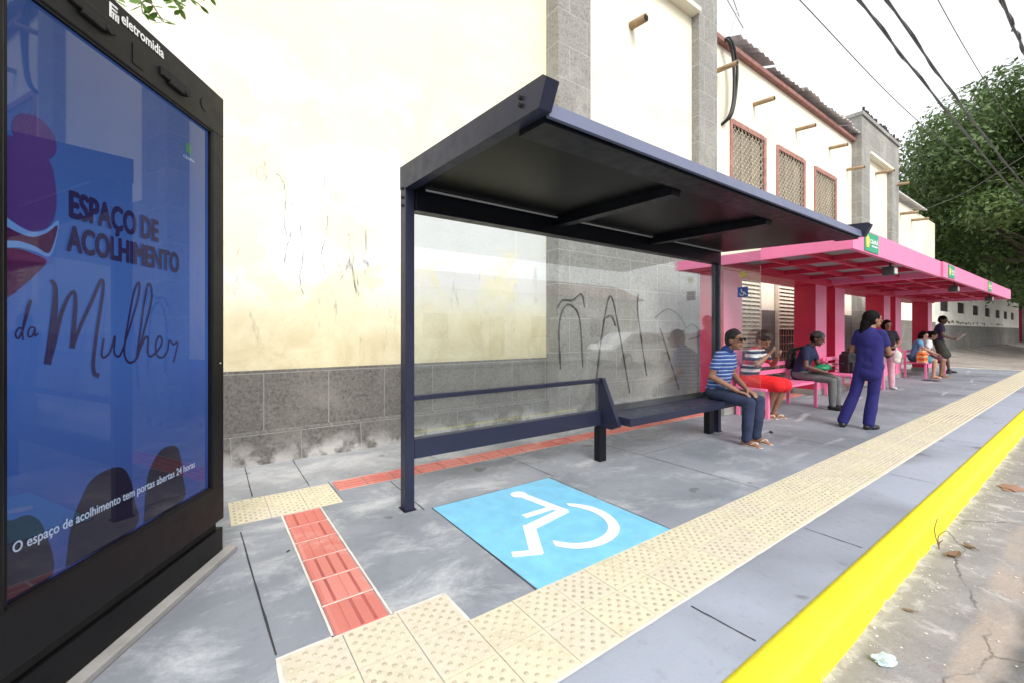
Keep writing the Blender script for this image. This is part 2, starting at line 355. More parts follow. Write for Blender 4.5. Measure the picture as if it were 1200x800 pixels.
# ------------------------------------------------------------------ the ground
XE = 23.4
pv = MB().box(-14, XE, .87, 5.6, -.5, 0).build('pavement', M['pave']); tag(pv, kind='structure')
jm = MB()
def joint_line(p, q, w=.008):
    n = 10; p = Vector((*p, .0022)); q = Vector((*q, .0022)); d = (q - p).normalized(); s_ = Vector((-d.y, d.x, 0)); L = []; Rr = []
    for i in range(n + 1):
        c = p.lerp(q, i / n) + s_ * random.uniform(-.0015, .0015); ww = w * random.uniform(.35, .65)
        L.append(c + s_ * ww); Rr.append(c - s_ * ww)
    jm.add(L + Rr, [(i, i + 1, n + 2 + i, n + 1 + i) for i in range(n)])
joint_line((.2, 3.42), (.243, 2.03), .009)
for x_, y0, y1, w_ in ((1.415, 1.75, 3.03, .011), (1.36, 3.04, 3.8, .007), (1.95, 1.2, .9, .008), (2.6, 1.76, 3.04, .005), (3.35, .9, 1.22, .006), (2.66, 3.04, 3.8, .006), (3.9, 1.76, 3.8, .006), (5.3, .9, 1.22, .005),
                       (7.6, .9, 1.22, .006), (6.1, 1.8, 5.0, .006), (9.6, .9, 1.22, .006), (9.7, 1.8, 5.0, .006), (13, 1.8, 5., .007), (16.5, 1.8, 5, .007), (.75, 4.1, 5.05, .006), (.32, 4.1, 5.05, .007), (2.0, 4.1, 5.05, .006), (12, .9, 1.22, .007), (15, .9, 1.22, .008), (18, .9, 1.22, .008), (.9, 3.6, 4.1, .005)):
    joint_line((x_, y0), (x_ + .01, y1), w_)
joint_line((1.42, 3.035), (2.6, 3.035), .004); joint_line((3.9, 3.0), (9, 3.0), .005)
jm.build('paving_joint', M['joint'], pv, fix=False)

# accessible bay marking
MB().box(1.425, 2.588, 1.742, 3.026, -.001, .004).build('bay_marking', M['bay'], pv)
sym = MB(); symz = [0]
def limb(p, q, w, z=.0065):
    p = Vector((*p, 0)); q = Vector((*q, 0)); d = (q - p).normalized(); s_ = Vector((-d.y, d.x, 0)) * w / 2; symz[0] += .0004; z = z - .001 + symz[0]
    sym.add([Vector((v.x, v.y, z_)) for z_ in (.003, z) for v in (p + s_, p - s_, q - s_, q + s_)], [(4, 5, 6, 7), (0, 3, 2, 1), (0, 1, 5, 4), (1, 2, 6, 5), (2, 3, 7, 6), (3, 0, 4, 7)])
def dot(c, r, z=.0075):
    n = 24; sym.add([(c[0] + r * math.cos(2 * PI * k / n), c[1] + r * math.sin(2 * PI * k / n), z) for k in range(n)], [tuple(range(n))])
dot((2.118, 2.852), .068)
limb((2.135, 2.83), (2.205, 2.38), .078); limb((2.165, 2.493), (1.90, 2.493), .058); limb((2.215, 2.40), (1.80, 2.325), .085)
limb((1.84, 2.36), (1.645, 2.03), .085); limb((1.68, 2.028), (1.515, 2.108), .055)
wo_ = [(2.315, 2.492), (2.376, 2.43), (2.436, 2.311), (2.43, 2.148), (2.353, 1.994), (2.244, 1.909), (2.116, 1.873), (1.982, 1.88), (1.865, 1.941), (1.796, 2.03)]
wi_ = [(2.295, 2.435), (2.335, 2.365), (2.362, 2.27), (2.350, 2.15), (2.295, 2.045), (2.205, 1.975), (2.090, 1.945), (1.985, 1.955), (1.895, 2.01), (1.83, 2.10)]
A_ = smooth_poly([(a, b, 0) for a, b in wo_], 5); B_ = smooth_poly([(a, b, 0) for a, b in wi_], 5)
sym.add([(v.x, v.y, .0062) for v in A_] + [(v.x, v.y, .0062) for v in B_], [(i, i + 1, len(A_) + i + 1, len(A_) + i) for i in range(len(A_) - 1)])
sym.build('wheelchair_symbol', M['white'], pv)

# tactile tiles: every tile a low slab with raised domes
def dome(mb, cx, cy, z, r=.0125, h=.005):
    n = 10; vs_ = [(cx + r * math.cos(2 * PI * k / n), cy + r * math.sin(2 * PI * k / n), z) for k in range(n)] + [(cx + r * .62 * math.cos(2 * PI * k / n), cy + r * .62 * math.sin(2 * PI * k / n), z + h) for k in range(n)]
    mb.add(vs_, [(k, (k + 1) % n, n + (k + 1) % n, n + k) for k in range(n)] + [tuple(range(n, 2 * n))])
yt = MB(); edge = MB()
def ytile(x, y):
    yt.cur = 0; g = .002; dz = random.uniform(-.0008, .0008)
    yt.box(x + g, x + .25 - g, y + g, y + .25 - g, -.002, .005 + dz)
    near = x < 9
    yt.cur = 1
    if near:
        for i in range(4):
            for j in range(4): dome(yt, x + .031 + i * .0625, y + .031 + j * .0625, .005 + dz, .0105)
        for i in range(3):
            for j in range(3): dome(yt, x + .0625 + i * .0625, y + .0625 + j * .0625, .005 + dz, .0105)
    else:
        for j in range(5): yt.box(x + .01, x + .24, y + .018 + j * .05, y + .032 + j * .05, .004, .009 + dz)
X = .25
k = 0
while X < 23.1:
    for y in (1.245, 1.495): ytile(X, y)
    X += .25
for X in (.25, .5, .75): ytile(X, 1.745)
for X in (.15, .4, .65):
    for y in (3.555, 3.805): ytile(X, y)
yt.cur = 0
yto = yt.build('warning_tiles', [M['ytile'], M['ydot']], pv, fix=False)
rt = MB()
def rtile(x, y, along='y'):
    rt.cur = 0; g = .003; rt.box(x + g, x + .25 - g, y + g, y + .25 - g, -.002, .0045)
    rt.cur = 0
    for j in range(4):
        c = .032 + j * .062
        if along == 'y': rt.box(x + c - .0235, x + c + .0235, y + .008, y + .242, .004, .0085)
        else: rt.box(x + .008, x + .242, y + c - .0235, y + c + .0235, .004, .0085)
    rt.cur = 1
    for j in range(3):
        if random.random() < .7:
            c = .063 + j * .062
            if along == 'y': rt.box(x + c - .006, x + c + .006, y + .01, y + .24, .004, .0058)
            else: rt.box(x + .01, x + .24, y + c - .006, y + c + .006, .004, .0058)
for i in range(6): rtile(.47, 1.998 + i * .257)
for i in range(60):
    if 1: rtile(.93 + i * .253, 3.825, 'x')
for i in range(4): rtile(-.85 - .25 + i * .25, 3.68, 'x')
rt.build('guide_tiles', [M['rtile'], M['rbar']], pv, fix=False)
def edge_strip(pts, w):
    pts = smooth_poly([(a, b, 0) for a, b in pts], 1); dense = []
    for a, b in zip(pts[:-1], pts[1:]):
        n = max(2, int((b - a).length / .06)); dense += [a.lerp(b, i / n) for i in range(n)]
    dense.append(pts[-1])
    L = []; Rr = []
    for i, p in enumerate(dense):
        t = (dense[min(i + 1, len(dense) - 1)] - dense[max(i - 1, 0)]).normalized(); q = Vector((-t.y, t.x, 0))
        L.append(p + q * w * random.uniform(.42, .58)); Rr.append(p - q * w * random.uniform(.42, .58))
    for v in L + Rr: v.z = .0034
    edge.add(L + Rr, [(i, i + 1, len(L) + i + 1, len(L) + i) for i in range(len(L) - 1)])
edge_strip([(.24, 1.245), (23.1, 1.243)], .02)
edge_strip([(.463, 2.0), (.463, 3.55)], .011); edge_strip([(.729, 2.0), (.729, 3.55)], .011); edge_strip([(.245, 1.26), (.245, 2.0), (.47, 2.0)], .02)
edge_strip([(1.004, 2.0), (1.004, 1.745)], .02); edge_strip([(.74, 2.0), (1.0, 2.0)], .014); edge_strip([(.93, 3.82), (8, 3.82)], .01); edge_strip([(.93, 4.08), (8, 4.08)], .01)
for i in range(7): edge_strip([(.47, 1.994 + i * .257), (.72, 1.994 + i * .257)], .012)
edge.build('mortar_edge', M['mortar'], pv, fix=False)

# kerb, road, far ground
kb = MB()
prof = [(.868, -.5), (.868, .0035), (.84, .006), (.76, .004), (.735, -.008), (.722, -.03), (.712, -.15), (.71, -.5)]
xs = np.arange(-14, XE + .01, .12); n = len(prof); vs_ = []
for x_ in xs:
    for j, (y_, z_) in enumerate(prof):
        w_ = noise.noise(Vector((x_ * 2.2, j * .7, 1))) * .006 if j > 2 else 0
        vs_.append((x_, y_ + w_, z_))
kb.add(vs_, [(i * n + j, i * n + j + 1, (i + 1) * n + j + 1, (i + 1) * n + j) for i in range(len(xs) - 1) for j in range(n - 1)] + [tuple(range(n)), tuple((len(xs) - 1) * n + j for j in range(n))])
ko = kb.build('kerb', M['kerb'], smooth=True); tag(ko, kind='structure')
def grid(name, x0, x1, y0, y1, nx, ny, fz, mat):
    vs_ = [(x0 + (x1 - x0) * (i / nx), y0 + (y1 - y0) * (j / ny), 0) for j in range(ny + 1) for i in range(nx + 1)]
    vs_ = [(a, b, fz(a, b)) for a, b, _ in vs_]
    o = MB().add(vs_, [(j * (nx + 1) + i, j * (nx + 1) + i + 1, (j + 1) * (nx + 1) + i + 1, (j + 1) * (nx + 1) + i) for j in range(ny) for i in range(nx)]).build(name, mat, smooth=True, fix=False)
    return tag(o, kind='structure')
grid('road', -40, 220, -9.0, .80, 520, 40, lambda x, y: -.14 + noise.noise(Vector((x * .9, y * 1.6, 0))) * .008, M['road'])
def farz(x, y):
    k = min(1, max(0, (x - XE) / 12)); b = min(1, max(0, (y - 2.6) / 2.6))
    return -.03 - .10 * max(0, min(1, (1.2 - y) / .8)) + k * b * b * .42 + noise.noise(Vector((x * .5, y * .8, 3))) * .05 * k + noise.noise(Vector((x * 2.5, y * 2.5, 3))) * .02 * k
grid('dirt_ground', XE, 220, .3, 40, 420, 90, farz, M['dirt'])
fp = MB().box(-60, 220, -14, -9.0, -.4, -.01).build('far_pavement', M['conc']); tag(fp, kind='structure')
bgd = MB().box(-400, 700, -500, 500, -1.2, -.6).build('base_ground', M['dirt']); tag(bgd, kind='structure')

tag(MB().box(XE + .001, XE + .14, .87, 5.1, -.4, .004, .003).build('end_kerb', M['mortar']), kind='structure')

# ------------------------------------------------------------------ the old building along the pavement
bld = empty('building', (4, 5.1, 0), label='long old building with peeling cream plaster, grey stone portals and red framed windows', cat='building')
def P_(mb, name, mat, parent=None, **kw):
    """build in world coordinates and parent to something while keeping the world placement"""
    o = mb.build(name, mat, None, **kw); par = parent or bld
    o.parent = par; o.matrix_parent_inverse = par.matrix_world.inverted() if par.matrix_world != Matrix() else Matrix.Translation(-Vector(par.location))
    return o
bpy.context.view_layer.update()
P_(MB().box(-16, 4.34, 5.1, 5.9, .96, 10.2), 'plaster_wall', M['wall'])
P_(MB().box(-16, 4.34, 5.072, 5.7, .335, .96), 'plinth', M['plinth'])
P_(MB().prism([(5.035, -.02), (5.045, .325), (5.06, .345), (5.6, .345), (5.6, -.02)], 'x', -16, 4.33), 'plinth_foot', M['plinth'])
# portal one
def portal(x0, x1, pw, infill, ztop=9.25, lint=7.87, stone_top=3.3):
    mb = MB(); yf = 4.82
    mb.box(x0, x0 + pw, yf, 5.9, -.02, ztop); mb.box(x1 - pw, x1, yf, 5.9, -.02, ztop); mb.box(x0 + pw, x1 - pw, yf + .003, 5.9, lint, ztop - .002)
    if stone_top: mb.box(x0 + pw, x1 - pw, yf + .025, 5.8, -.02, stone_top)
    mb.box(x0 - .04, x1 + .04, yf - .05, 5.95, ztop, ztop + .12)
    P_(mb, 'stone_portal', M['stone'])
    P_(MB().box(x0 + pw, x1 - pw, yf + .16, 5.7, stone_top or 0, lint - .002), 'plaster_panel', infill)
    P_(MB().box(x0 + pw, x1 - pw, yf - .05, yf + .16, lint - .09, lint - .004), 'lintel_trim', M['upper'])
portal(4.32, 8.80, .69, M['upper'])
portal(17.9, 22.25, .85, M['upper'], ztop=8.62, lint=7.6, stone_top=2.6)
# window bay
bay = MB()
WIN = [(9.95, 11.5), (12.32, 13.92), (14.80, 16.35)]; zs0, zs1 = 4.5, 6.17
xsplit = [8.8] + [v for w in WIN for v in w] + [17.9]
for a, b in zip(xsplit[0::2], xsplit[1::2]): bay.box(a, b, 5.1, 5.7, 1.9, 7.8)
for a, b in WIN: bay.box(a, b, 5.101, 5.7, 1.9, zs0); bay.box(a, b, 5.101, 5.7, zs1, 7.8)
P_(bay, 'window_bay_wall', M['upper'])
P_(MB().box(8.8, 17.9, 5.085, 5.7, -.02, 1.9), 'lower_stone_wall', M['plinth'])
for a, b in WIN:
    fr = MB()
    fr.box(a - .10, a, 5.07, 5.35, zs0 - .1, zs1 + .1); fr.box(b, b + .13, 5.07, 5.35, zs0 - .1, zs1 + .1)
    fr.box(a, b, 5.072, 5.35, zs1, zs1 + .12); fr.box(a, b, 5.03, 5.35, zs0 - .12, zs0)
    w = P_(fr, 'window_surround', M['redpeel'])
    g = MB(); st = .17
    for s_ in (-1, 1):
        c = -3.
        while c < 4:
            p0 = None; seg = []
            # line u = c + s*v clipped to the opening
            for vv in np.linspace(zs0, zs1, 60):
                uu = c + s_ * (vv - zs0) + a
                if a <= uu <= b: seg.append((uu, vv))
            if len(seg) > 1: g.tube([(seg[0][0], 5.10 + s_ * .006, seg[0][1]), (seg[-1][0], 5.10 + s_ * .006, seg[-1][1])], .009, 4)
            c += st
    for t_ in np.linspace(a, b, 4): g.box(t_ - .012, t_ + .012, 5.115, 5.135, zs0, zs1)
    go = g.build('diamond_grille', M['mesh'], None, fix=False); go.parent = w; 
    pn = MB().box(a, b, 5.17, 5.19, zs0, zs1).build('pane', M['wpane2'], None); pn.parent = w
# louvred shutters low down behind the benches
for a, b, z0, z1, low in ((10.15, 11.15, .45, 2.75, .95), (12.17, 13.42, .25, 2.72, 1.45)):
    s0 = MB().box(a, b, 5.05, 5.083, z0, z1); so = P_(s0, 'louvre_shutter', M['hole'])
    sl = MB()
    z = low
    while z < z1 - .05:
        sl.obox(((a + b) / 2, 5.03, z), (1, 0, 0), (0, .6, .8), (0, -.8, .6), ((b - a) / 2, .045, .008)); z += .098
    for t_ in np.linspace(a + .15, b - .15, 4): sl.box(t_ - .008, t_ + .008, 5.03, 5.046, low, z1 - .02)
    sl.box(a - .05, a, 5.0, 5.08, z0, z1 + .05); sl.box(b, b + .05, 5.0, 5.08, z0, z1 + .05)
    o = sl.build('louvre_slats', M['shutter'], None); o.parent = so
    gr = MB()
    for t_ in np.linspace(a, b, 9): gr.box(t_ - .01, t_ + .01, 5.02, 5.04, z0, low)
    for q in np.linspace(z0, low, 7): gr.box(a, b, 5.012, 5.032, q - .01, q + .01)
    o = gr.build('lower_grille', M['redpeel'], None); o.parent = so
P_(MB().box(8.8, 17.9, 4.98, 5.75, 7.8, 7.9), 'gutter_board', M['gutter'])
# corrugated roof sheets, lifted and broken at the eave
rf = MB()
for i in range(9):
    x0 = 9.9 + i * .9; w_ = .98; lift = .10 + random.uniform(-.05, .05); nn = 16; rows = []
    tilt = random.uniform(-.04, .04)
    for (yy, zz) in ((4.86 + random.uniform(-.06, .06), 7.95 + lift), (6.6, 8.55 + lift)):
        rows.append([(x0 + w_ * k / nn, yy, zz + .028 * math.cos(2 * PI * k / 4) + tilt * (k / nn - .5) + (i % 2) * .02) for k in range(nn + 1)])
        rows.append([(a, b, c - .012) for a, b, c in rows[-1]])
    v_ = rows[0] + rows[1] + rows[2] + rows[3]; m_ = nn + 1
    f_ = []
    for k in range(nn):
        f_ += [(k, k + 1, 2 * m_ + k + 1, 2 * m_ + k), (m_ + k, 3 * m_ + k, 3 * m_ + k + 1, m_ + k + 1), (k, m_ + k, m_ + k + 1, k + 1)]
    rf.add(v_, f_)
P_(rf, 'corrugated_roof', M['roofing'], smooth=False)
P_(MB().prism([(5.2, 7.9), (7.5, 8.55), (7.5, 7.9)], 'x', 8.9, 17.8), 'roof_base', M['roofing'])
for (x_, z_) in ((9.25, 7.13), (11.0, 6.93), (13.45, 6.98), (15.9, 7.08), (17.45, 6.75), (20.0, 7.14), (22.0, 7.1)):
    sp = MB(); y1 = 4.62 if x_ < 18 else 4.45
    sp.tube([(x_, 5.2, z_ + .02), (x_, y1, z_ - .03)], .052, 12); sp2 = P_(sp, 'water_spout', M['brown'], smooth=True)
    o = MB().cyl((x_, y1 + .001, z_ - .03), (x_, y1 - .004, z_ - .03), .042).build('spout_mouth', M['hole']); o.parent = sp2
P_(MB().tube([(6.2, 5.1, 6.83), (6.2, 4.66, 6.78)], .07, 12), 'water_spout', M['brown'], smooth=True)
o = P_(MB().cyl((6.2, 4.661, 6.78), (6.2, 4.655, 6.78), .056), 'spout_mouth', M['hole'])
# painted scrawl on the stone between the portals, cracks in the plaster
gm = MB()
for g_ in ([(4.31, 1.72), (4.4, 1.83), (4.61, 1.84), (4.8, 1.94), (4.87, 1.74)], [(4.36, .80), (4.33, 1.4), (4.42, 1.7), (4.58, 1.76), (4.76, 1.54), (4.83, .8)], [(5.15, .51), (5.3, 1.34), (5.50, 1.95), (5.72, 1.34), (5.99, .3)],
           [(5.34, 1.55), (5.51, 1.62), (5.63, 1.45)], [(6.22, 2.01), (6.22, 1.63), (6.46, .57)], [(6.71, 1.61), (7.1, 1.78), (7.51, 1.63), (7.68, 1.42)], [(6.86, 1.41), (7.23, .69), (7.45, .25)], [(7.6, 1.35), (7.9, 1.5), (8.2, 1.3), (7.8, 1.2)]):
    yy = 4.842 if g_[0][0] > 5.01 else 4.817
    pts = smooth_poly([(a, 4.842 if a > 5.01 and a < 8.1 else 4.817, b) for a, b in g_], 8)
    gm.tube(pts, [.017 * random.uniform(.6, 1.2) for _ in pts], 6)
P_(gm, 'graffiti', M['hose'])
cr = MB()
for g_ in ([(.60, 3.02), (.66, 2.96), (.70, 2.80), (.70, 2.5), (.72, 2.3), (.69, 2.05)], [(1.12, 2.65), (1.11, 2.45), (1.06, 2.2), (1.1, 2.0)], [(.85, 2.5), (.87, 2.2), (.84, 1.9), (.88, 1.75)]):
    pts = smooth_poly([(a + random.uniform(-.01, .01), 5.099, b) for a, b in g_], 6)
    cr.tube([p + Vector((random.uniform(-.006, .006), 0, 0)) for p in pts], [random.uniform(.0005, .0035) for _ in pts], 5)
P_(cr, 'plaster_crack', M['joint'])
bits = MB().box(18.0, 22.2, 4.795, 4.86, 8.735, 8.77)
for i in range(46):
    x_ = 18.05 + i * .09; bits.box(x_, x_ + random.uniform(.03, .08), 4.79, 4.85, 8.74, 8.74 + random.uniform(.02, .22))
P_(bits, 'crumbling_parapet_edge', M['joint'])
# lower continuation of the building beyond the second portal
P_(MB().box(22.25, 30.5, 5.2, 5.9, 1.85, 6.9), 'plaster_wall', M['upper'])
P_(MB().box(22.25, 30.5, 5.17, 5.9, -.1, 1.85), 'lower_stone_wall', M['plinth'])
P_(MB().prism([(4.95, 7.02), (4.95, 7.08), (6.8, 7.75), (6.8, 7.69)], 'x', 22.3, 27.5), 'eave_sheet', M['roofing'])
for x_ in (24.2, 26.0): P_(MB().tube([(x_, 5.3, 6.4), (x_, 4.62, 6.35)], .06, 10), 'water_spout', M['brown'], smooth=True)
# long low wall with square openings
fw = empty('perimeter_wall', (31, 5.3, 0), label='long white wall with a row of small square openings above a grey stone band', cat='wall')
bpy.context.view_layer.update()
wl = MB(); X0, X1 = 30.5, 66; sq = [32.8, 37.3, 42.2, 47.0, 52.0, 56.5, 61.1]; z0, z1 = 2.45, 3.10
cuts = [X0]
for q in sq:
    if q > X0 + .5: cuts += [q - 1.05, q + 1.05]
cuts += [X1]
for a, b in zip(cuts[0::2], cuts[1::2]): wl.box(a, b, 5.2, 5.25, 1.72, 4.2)
for q in sq:
    if q > X0 + .5: wl.box(q - 1.05, q + 1.05, 5.2, 5.25, 1.72, z0); wl.box(q - 1.05, q + 1.05, 5.2, 5.25, z1, 4.2)
P_(wl, 'plaster_wall', M['offwhite'], fw)
P_(MB().box(X0, X1, 5.18, 5.5, -.2, 1.72), 'stone_base', M['plinth'], fw)
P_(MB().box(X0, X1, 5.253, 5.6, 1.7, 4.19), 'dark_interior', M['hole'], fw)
mt = t_ = NT('damp mould on the far wall'); mt.col((.06, .055, .05)); mt.rough(.95)
mo = MB()
for i in range(70):
    x_ = random.uniform(31, 56) ; w_ = random.uniform(.08, .45); zb = 1.72 + random.uniform(.0, .12) if x_ < 50 else 1.8
    zz = random.uniform(.05, .30); c = [(x_ + w_ * math.cos(a) * random.uniform(.5, 1) * .5, 5.194, zb + .12 + zz * math.sin(a) * random.uniform(.4, 1) * .5) for a in np.linspace(0, 2 * PI, 9)[:-1]]
    mo.add(c, [tuple(range(8))])
P_(mo, 'mould_stain', mt.m, fw)
rg = empty('red_gate', (70, 7, 0), label='crimson painted gate past the far end of the white wall', cat='gate')
bpy.context.view_layer.update()
P_(MB().box(66.2, 66.4, 5.0, 14, .2, 3.6), 'gate_leaf', M['red'], rg)
P_(MB().box(66.1, 66.5, 4.75, 5.0, -.2, 3.9), 'gate_post', M['stone'], rg)

# hose, aerial
hz = MB().tube(smooth_poly([(9.5, 5.15, 7.86), (9.42, 4.93, 7.82), (9.58, 4.90, 7.60), (9.66, 4.9, 7.1), (9.62, 4.9, 6.5), (9.5, 4.95, 6.12), (9.5, 5.2, 6.0)], 10), .035, 10).tube(smooth_poly([(9.5, 5.15, 7.9), (9.5, 4.9, 7.86), (9.70, 4.86, 7.4), (9.72, 4.88, 6.8), (9.6, 4.93, 6.2), (9.52, 5.16, 6.05)], 10), .03, 10).build('drain_hose', M['hose'], smooth=True)
tag(hz, 'black rubber hose looping from the roof edge down to the first window', 'hose')
an = MB()
for p, q in (((9.2, 5.3, 7.9), (9.2, 5.3, 10.2)), ((9.2, 5.3, 9.7), (10.9, 5.3, 8.9)), ((9.2, 5.3, 9.2), (10.5, 5.3, 9.6)), ((9.8, 5.1, 9.9), (9.8, 5.5, 9.0)), ((10.1, 5.3, 8.1), (10.6, 5.3, 9.2)), ((9.5, 5.2, 9.95), (10.9, 5.4, 9.25))): an.tube([p, q], .014, 6)
tag(an.build('roof_aerial', M['steel']), 'thin grey aerial rods standing on the roof edge', 'aerial')

# ------------------------------------------------------------------ advertising kiosk
KR = R_(58.93)
kio = empty('advertising_kiosk', (.098, 3.133, 0), KR, label='tall black street kiosk with a lit blue poster screen, nearest thing on the left', cat='kiosk')
H = 2.76; W = 1.33
MB().box(-W - .05, .05, -.05, .36, 0, .035, .006).build('concrete_pad', M['conc'], kio)
MB().box(-W + .004, -.004, .004, .306, .035, .175, .004).build('base', M['kblack'], kio)
MB().box(-W + .03, -.03, .03, .28, .17, .225).build('base_slot', M['hole'], kio)
hb = MB()
hb.box(-W, 0, 0, .31, .225, .44, .006); hb.box(-W, 0, .0, .31, 2.515, H, .008); hb.box(-.108, 0, .001, .31, .435, 2.52, .006); hb.box(-W, -1.21, .001, .31, .435, 2.52, .006); hb.box(-W + .01, -.01, .06, .30, .4, 2.6)
hb.build('housing', M['kgrey'], kio)
fr = MB()
for a, b, c, d in ((-1.212, -.106, .436, .452), (-1.212, -.106, 2.508, 2.522), (-1.214, -1.198, .43, 2.525), (-.120, -.104, .43, 2.525)): fr.box(a, b, .006, .05, c, d)
fr.build('screen_bezel', M['kblack'], kio)
scr = MB().box(-1.199, -.119, .022, .05, .45, 2.51).build('screen', screen_mat('lit blue poster screen', None, 1.0, [(.030, .050, .22), (.032, .085, .33), (.045, .13, .46), (.040, .12, .42), (.030, .085, .30), (.03, .07, .22)]), kio)
D_ink = screen_mat('dark violet ink on lit screen', (.012, .008, .07))
D_purple = screen_mat('purple petals on lit screen', (.055, .025, .17)); D_wine = screen_mat('wine petals on lit screen', (.05, .006, .06))
D_pale = screen_mat('pale blue rim on lit screen', (.11, .24, .58)); D_white = screen_mat('white words on lit screen', (.42, .50, .68)); D_green = screen_mat('green mark on lit screen', (.03, .18, .10))
D_chair = screen_mat('dim chair backs on lit screen', (.007, .005, .022))
ys = .0205
def flatpoly(name, pts, mat, par, y=ys, sm=4, close=True):
    p = [(a, 0, b) for a, b in pts]
    p = smooth_poly(p + [p[0]], sm)[:-1] if sm else [Vector(v) for v in p]
    return MB().add([(v.x, y, v.z) for v in p], [tuple(range(len(p)))]).build(name, mat, par, fix=False)
for pts in ([(-1.198, .455), (-1.198, .70), (-1.16, .72), (-1.105, .71), (-1.06, .64), (-1.03, .46)], [(-.98, .46), (-.96, .60), (-.92, .69), (-.86, .76), (-.74, .765), (-.68, .70), (-.65, .58), (-.65, .46)], [(-.60, .46), (-.585, .62), (-.56, .70), (-.49, .77), (-.39, .765), (-.35, .70), (-.33, .58), (-.33, .46)]):
    flatpoly('poster_chair', pts, D_chair, scr, .0212, 4)
# flower
cx_, cz_ = -1.093, 2.035
flatpoly('poster_petal', [(cx_ + .078 * math.cos(a), cz_ + .075 * math.sin(a)) for a in np.linspace(0, 2 * PI, 20)[:-1]], D_purple, scr, .0208, 2)
flatpoly('poster_petal', [(-1.198, 2.0), (-1.16, 2.005), (-1.12, 1.99), (-1.07, 1.99), (-1.035, 1.96), (-1.02, 1.89), (-1.016, 1.82), (-1.03, 1.755), (-1.065, 1.715), (-1.118, 1.697), (-1.16, 1.704), (-1.198, 1.734)], D_purple, scr, .0204, 3)
flatpoly('poster_petal', [(-1.198, 1.735), (-1.148, 1.71), (-1.102, 1.70), (-1.053, 1.72), (-1.008, 1.765), (-1.022, 1.672), (-1.046, 1.622), (-1.093, 1.633), (-1.148, 1.637), (-1.198, 1.635)], D_pale, scr, .0200, 3)
flatpoly('poster_petal', [(-1.198, 1.703), (-1.148, 1.686), (-1.102, 1.682), (-1.053, 1.708), (-1.013, 1.745), (-1.027, 1.678), (-1.048, 1.634), (-1.093, 1.65), (-1.148, 1.658), (-1.198, 1.653)], D_wine, scr, .0195, 3)
flatpoly('poster_petal', [(-1.198, 1.624), (-1.148, 1.633), (-1.102, 1.624), (-1.053, 1.605), (-1.093, 1.552), (-1.139, 1.503), (-1.198, 1.466)], D_wine, scr, .0192, 3)
O_ = (0, .0195, 0); UX = (1, 0, 0); UZ = (0, 0, 1)
text_on('poster_lettering', 'ESPAÇO DE', D_ink, scr, O_, UX, UZ, -.967, -.515, 1.765, 1.888, 0, heavy=.0055)
text_on('poster_lettering', 'ACOLHIMENTO', D_ink, scr, O_, UX, UZ, -.977, -.37, 1.659, 1.754, 0, heavy=.0055)
text_on('poster_lettering', 'O espaço de acolhimento tem portas abertas 24 horas', D_white, scr, (0, .0190, 0), UX, UZ, -1.170, -.243, .598, .645, 0, heavy=.0008)
script_strokes = [
 ([(-1.038, 1.539), (-1.022, 1.51), (-1.026, 1.413), (-1.038, 1.321), (-1.051, 1.234)], (.006, .013, .014)),
 ([(-1.051, 1.234), (-1.027, 1.311), (-1.0, 1.414), (-0.973, 1.478), (-0.95, 1.504), (-0.942, 1.475), (-0.947, 1.395), (-0.956, 1.288)], (.012, .006, .012)),
 ([(-0.956, 1.288), (-0.921, 1.373), (-0.871, 1.475), (-0.835, 1.552), (-0.822, 1.562), (-0.819, 1.531), (-0.832, 1.444), (-0.852, 1.329), (-0.865, 1.228), (-0.859, 1.182), (-0.838, 1.171)], (.008, .007, .010)),
 ([(-0.816, 1.323), (-0.826, 1.26), (-0.812, 1.245), (-0.785, 1.269), (-0.761, 1.334), (-0.766, 1.269), (-0.749, 1.246), (-0.727, 1.261), (-0.689, 1.352), (-0.642, 1.479), (-0.625, 1.551), (-0.633, 1.575), (-0.658, 1.528), (-0.689, 1.402), (-0.712, 1.278), (-0.701, 1.229), (-0.674, 1.214), (-0.642, 1.238), (-0.6, 1.352), (-0.557, 1.485), (-0.553, 1.554), (-0.571, 1.576), (-0.592, 1.521), (-0.617, 1.378), (-0.642, 1.235), (-0.622, 1.275), (-0.592, 1.323), (-0.574, 1.317), (-0.578, 1.26), (-0.557, 1.235), (-0.502, 1.271), (-0.484, 1.308), (-0.502, 1.329), (-0.524, 1.298), (-0.521, 1.242), (-0.484, 1.226), (-0.449, 1.255), (-0.435, 1.307), (-0.405, 1.288), (-0.374, 1.297), (-0.38, 1.266), (-0.405, 1.196)], (.005, .006, .005)),
 ([(-1.132, 1.356), (-1.148, 1.363), (-1.159, 1.342), (-1.15, 1.328), (-1.135, 1.359), (-1.112, 1.443), (-1.11, 1.46), (-1.123, 1.428), (-1.136, 1.361), (-1.134, 1.321)], (.003, .004, .003)),
 ([(-1.094, 1.364), (-1.108, 1.366), (-1.118, 1.350), (-1.116, 1.334), (-1.104, 1.336), (-1.094, 1.362), (-1.095, 1.336), (-1.083, 1.345)], (.003, .0035, .003))]
ss = MB()
for pts, ws in script_strokes:
    pp = smooth_poly([(a, 0, b) for a, b in pts], 6); n = len(pp)
    rr = [np.interp(i / (n - 1), np.linspace(0, 1, len(ws)), ws) for i in range(n)]
    b0 = len(ss.v); ss.tube(pp, rr, 8)
    ss.v[b0:] = [(x, .0195 + y * .006, z) for x, y, z in ss.v[b0:]]
ss.build('poster_handwriting', D_ink, scr)
text_on('poster_emblem', 'CEARÁ', D_white, scr, O_, UX, UZ, -.335, -.245, 2.275, 2.295, .01)
flatpoly('poster_emblem', [(-.31, 2.31), (-.27, 2.31), (-.265, 2.355), (-.29, 2.37), (-.315, 2.355)], D_green, scr, .0200, 0)
kw = paint('white kiosk lettering', (.85, .85, .85), .5, .02)
